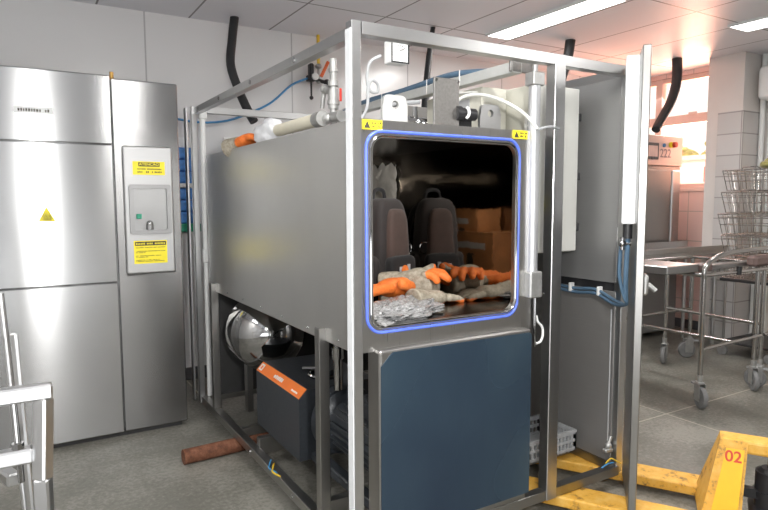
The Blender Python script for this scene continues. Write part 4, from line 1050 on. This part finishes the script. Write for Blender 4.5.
pp('tow_bar', mat('dark worn steel', (.08, .08, .08), .45, .6), lambda mb: (mb.tube([(.62, 0, .38), (.72, 0, .6), (.82, 0, .9), (.90, 0, 1.1)], .02, 10), mb.tube([(.90, -.16, 1.22), (.91, -.16, 1.14), (.90, 0, 1.10), (.91, .16, 1.14), (.90, .16, 1.22), (.90, 0, 1.25)], .014, 8, 4, True)), smooth=True)

# ------------------------------------------------------------------ foreground cart at lower left
ct = thing('steel_cart', 'bright square tube stainless cart cut off at the lower left corner', 'cart', (-.4, 1.3, 0))
CB = STEEL
TOPZ = 1.092
def cbar(name, a, b, t=.03, h=None, m=CB): return MB().bar(a, b, t, h, .004).build(name, m, ct)
cbar('post', (.016, 1.345, .0), (.018, 1.35, .905), .030)
cbar('post', (.018, 1.35, .90), (.027, 1.36, TOPZ-.028), .0298)
cbar('top_rail', (.044, 1.36, TOPZ-.016), (-.9, 1.36, TOPZ-.016), .03, .03)
cbar('lower_rail', (.004, 1.36, .953), (-.9, 1.36, .953), .03)
cbar('post', (-.9, 1.36, 0), (-.9, 1.36, TOPZ-.03), .03); cbar('post', (-.9, 2.0, 0), (-.9, 2.0, TOPZ-.03), .03)
cbar('post', (-.25, 2.0, 0), (-.25, 2.0, TOPZ-.03), .03)
cbar('top_rail', (-.03, 1.375, .90), (-.25, 1.99, .90), .026); cbar('top_rail', (-.9, 1.375, .95), (-.9, 1.99, .95), .026); cbar('top_rail', (-.25, 2.0, .95), (-.9, 2.0, .95), .026)
cbar('side_bar', (.0, 1.60, .55), (-.020, 1.62, 1.15), .010, .02)
MB().cyl((-.018, 1.36, .90), (-.024, 1.36, 1.065), .006).cyl((-.021, 1.36, .968), (-.021, 1.36, .980), .011, seg=8).build('threaded_rod', CHROME, ct, True)
MB().cyl((-.01, 1.62, .6), (-.043, 1.68, 1.235), .008).build('brace', STEEL, ct, True)
cbar('lower_rail', (-.058, 1.64, 1.125), (-.6, 1.64, 1.125), .03, .02)

# ------------------------------------------------------------------ light
def area(name, loc, target, size, energy, col=(1, 1, 1), sy=None):
    l = bpy.data.lights.new(name, 'AREA'); l.energy = energy; l.size = size; l.color = col
    if sy: l.shape = 'RECTANGLE'; l.size_y = sy
    o = bpy.data.objects.new(name, l); COL.objects.link(o); o.location = loc
    o.rotation_euler = (Vector(target)-Vector(loc)).to_track_quat('-Z', 'Y').to_euler(); return o
area('ceiling_lamp_near', (1.0, 1.0, ZC-.03), (1.0, 1.0, 0), .25, 60, (1, .98, .95), 1.3)
area('ceiling_lamp_left', (-1.3, 1.6, ZC-.03), (-1.3, 1.6, 0), .25, 40, (1, .98, .95), 1.3)
area('ceiling_lamp_right', (3.6, .4, ZC-.03), (3.6, .4, 0), .25, 45, (1, .98, .95), 1.3)
area('strip_light_glow', (3.67, 3.55, ZC-.03), (3.67, 3.55, 0), .24, 45, (1, .98, .95), 1.2)
area('ceiling_fill', (-.3, -1.2, .7), (-.1, -.6, 2.9), 2.2, 55, (.96, .98, 1))  # added uplight that fills the ceiling; the room has no such lamp
bpy.data.lights['ceiling_fill'].specular_factor = 0
area('camera_flash', (.22, -.06, 1.66), (1.6, 3.2, 1.1), .10, 40, (1, .99, .97))
area('warm_ceiling_fill', (8.8, 4.6, 1.1), (3.5, 3.5, 2.9), 2.8, 900, (1, .36, .19))  # orange lamp added outside the window to warm the ceiling; no terrace stands there
bpy.data.lights['warm_ceiling_fill'].specular_factor = .15
area('window_daylight', (6.85, 4.3, 2.2), (4.0, 3.3, .2), .9, 40, (1, .86, .80), 1.1)
bpy.data.lights['window_daylight'].specular_factor = .08; bpy.data.lights['camera_flash'].specular_factor = .35
sun = bpy.data.lights.new('sun', 'SUN'); sun.energy = 2.6; sun.angle = .01; sun.color = (1, .9, .8)
so = bpy.data.objects.new('sun', sun); COL.objects.link(so); so.rotation_euler = Vector((.75, .35, -.65)).to_track_quat('-Z', 'Y').to_euler()
area('chamber_fill', (1.41, 2.5, (LZ1-.02)*CAM_SCALE+CAM_DZ), (1.37, 2.64, LZ0*CAM_SCALE+CAM_DZ), .5, 3.4, (1, .95, .88))  # fill light added inside the chamber; the machine has no lamp there
wd = bpy.data.worlds.new('world'); scn.world = wd; wd.use_nodes = True
bg = wd.node_tree.nodes['Background']
tc = wd.node_tree.nodes.new('ShaderNodeTexCoord'); sx = wd.node_tree.nodes.new('ShaderNodeSeparateXYZ')
wd.node_tree.links.new(tc.outputs['Generated'], sx.inputs[0])
cr_ = _ramp(wd.node_tree, sx.outputs[2], [(.0, (1, .86, .78)), (.5, (.92, .95, 1))])
wd.node_tree.links.new(cr_, bg.inputs['Color']); bg.inputs['Strength'].default_value = 1.35

scn.view_settings.view_transform = 'Standard'
scn.view_settings.exposure = 0.0
scn.cycles.use_denoising = True
scn.cycles.max_bounces = 8
scn.cycles.caustics_reflective = True
scn.cycles.sample_clamp_indirect = 6
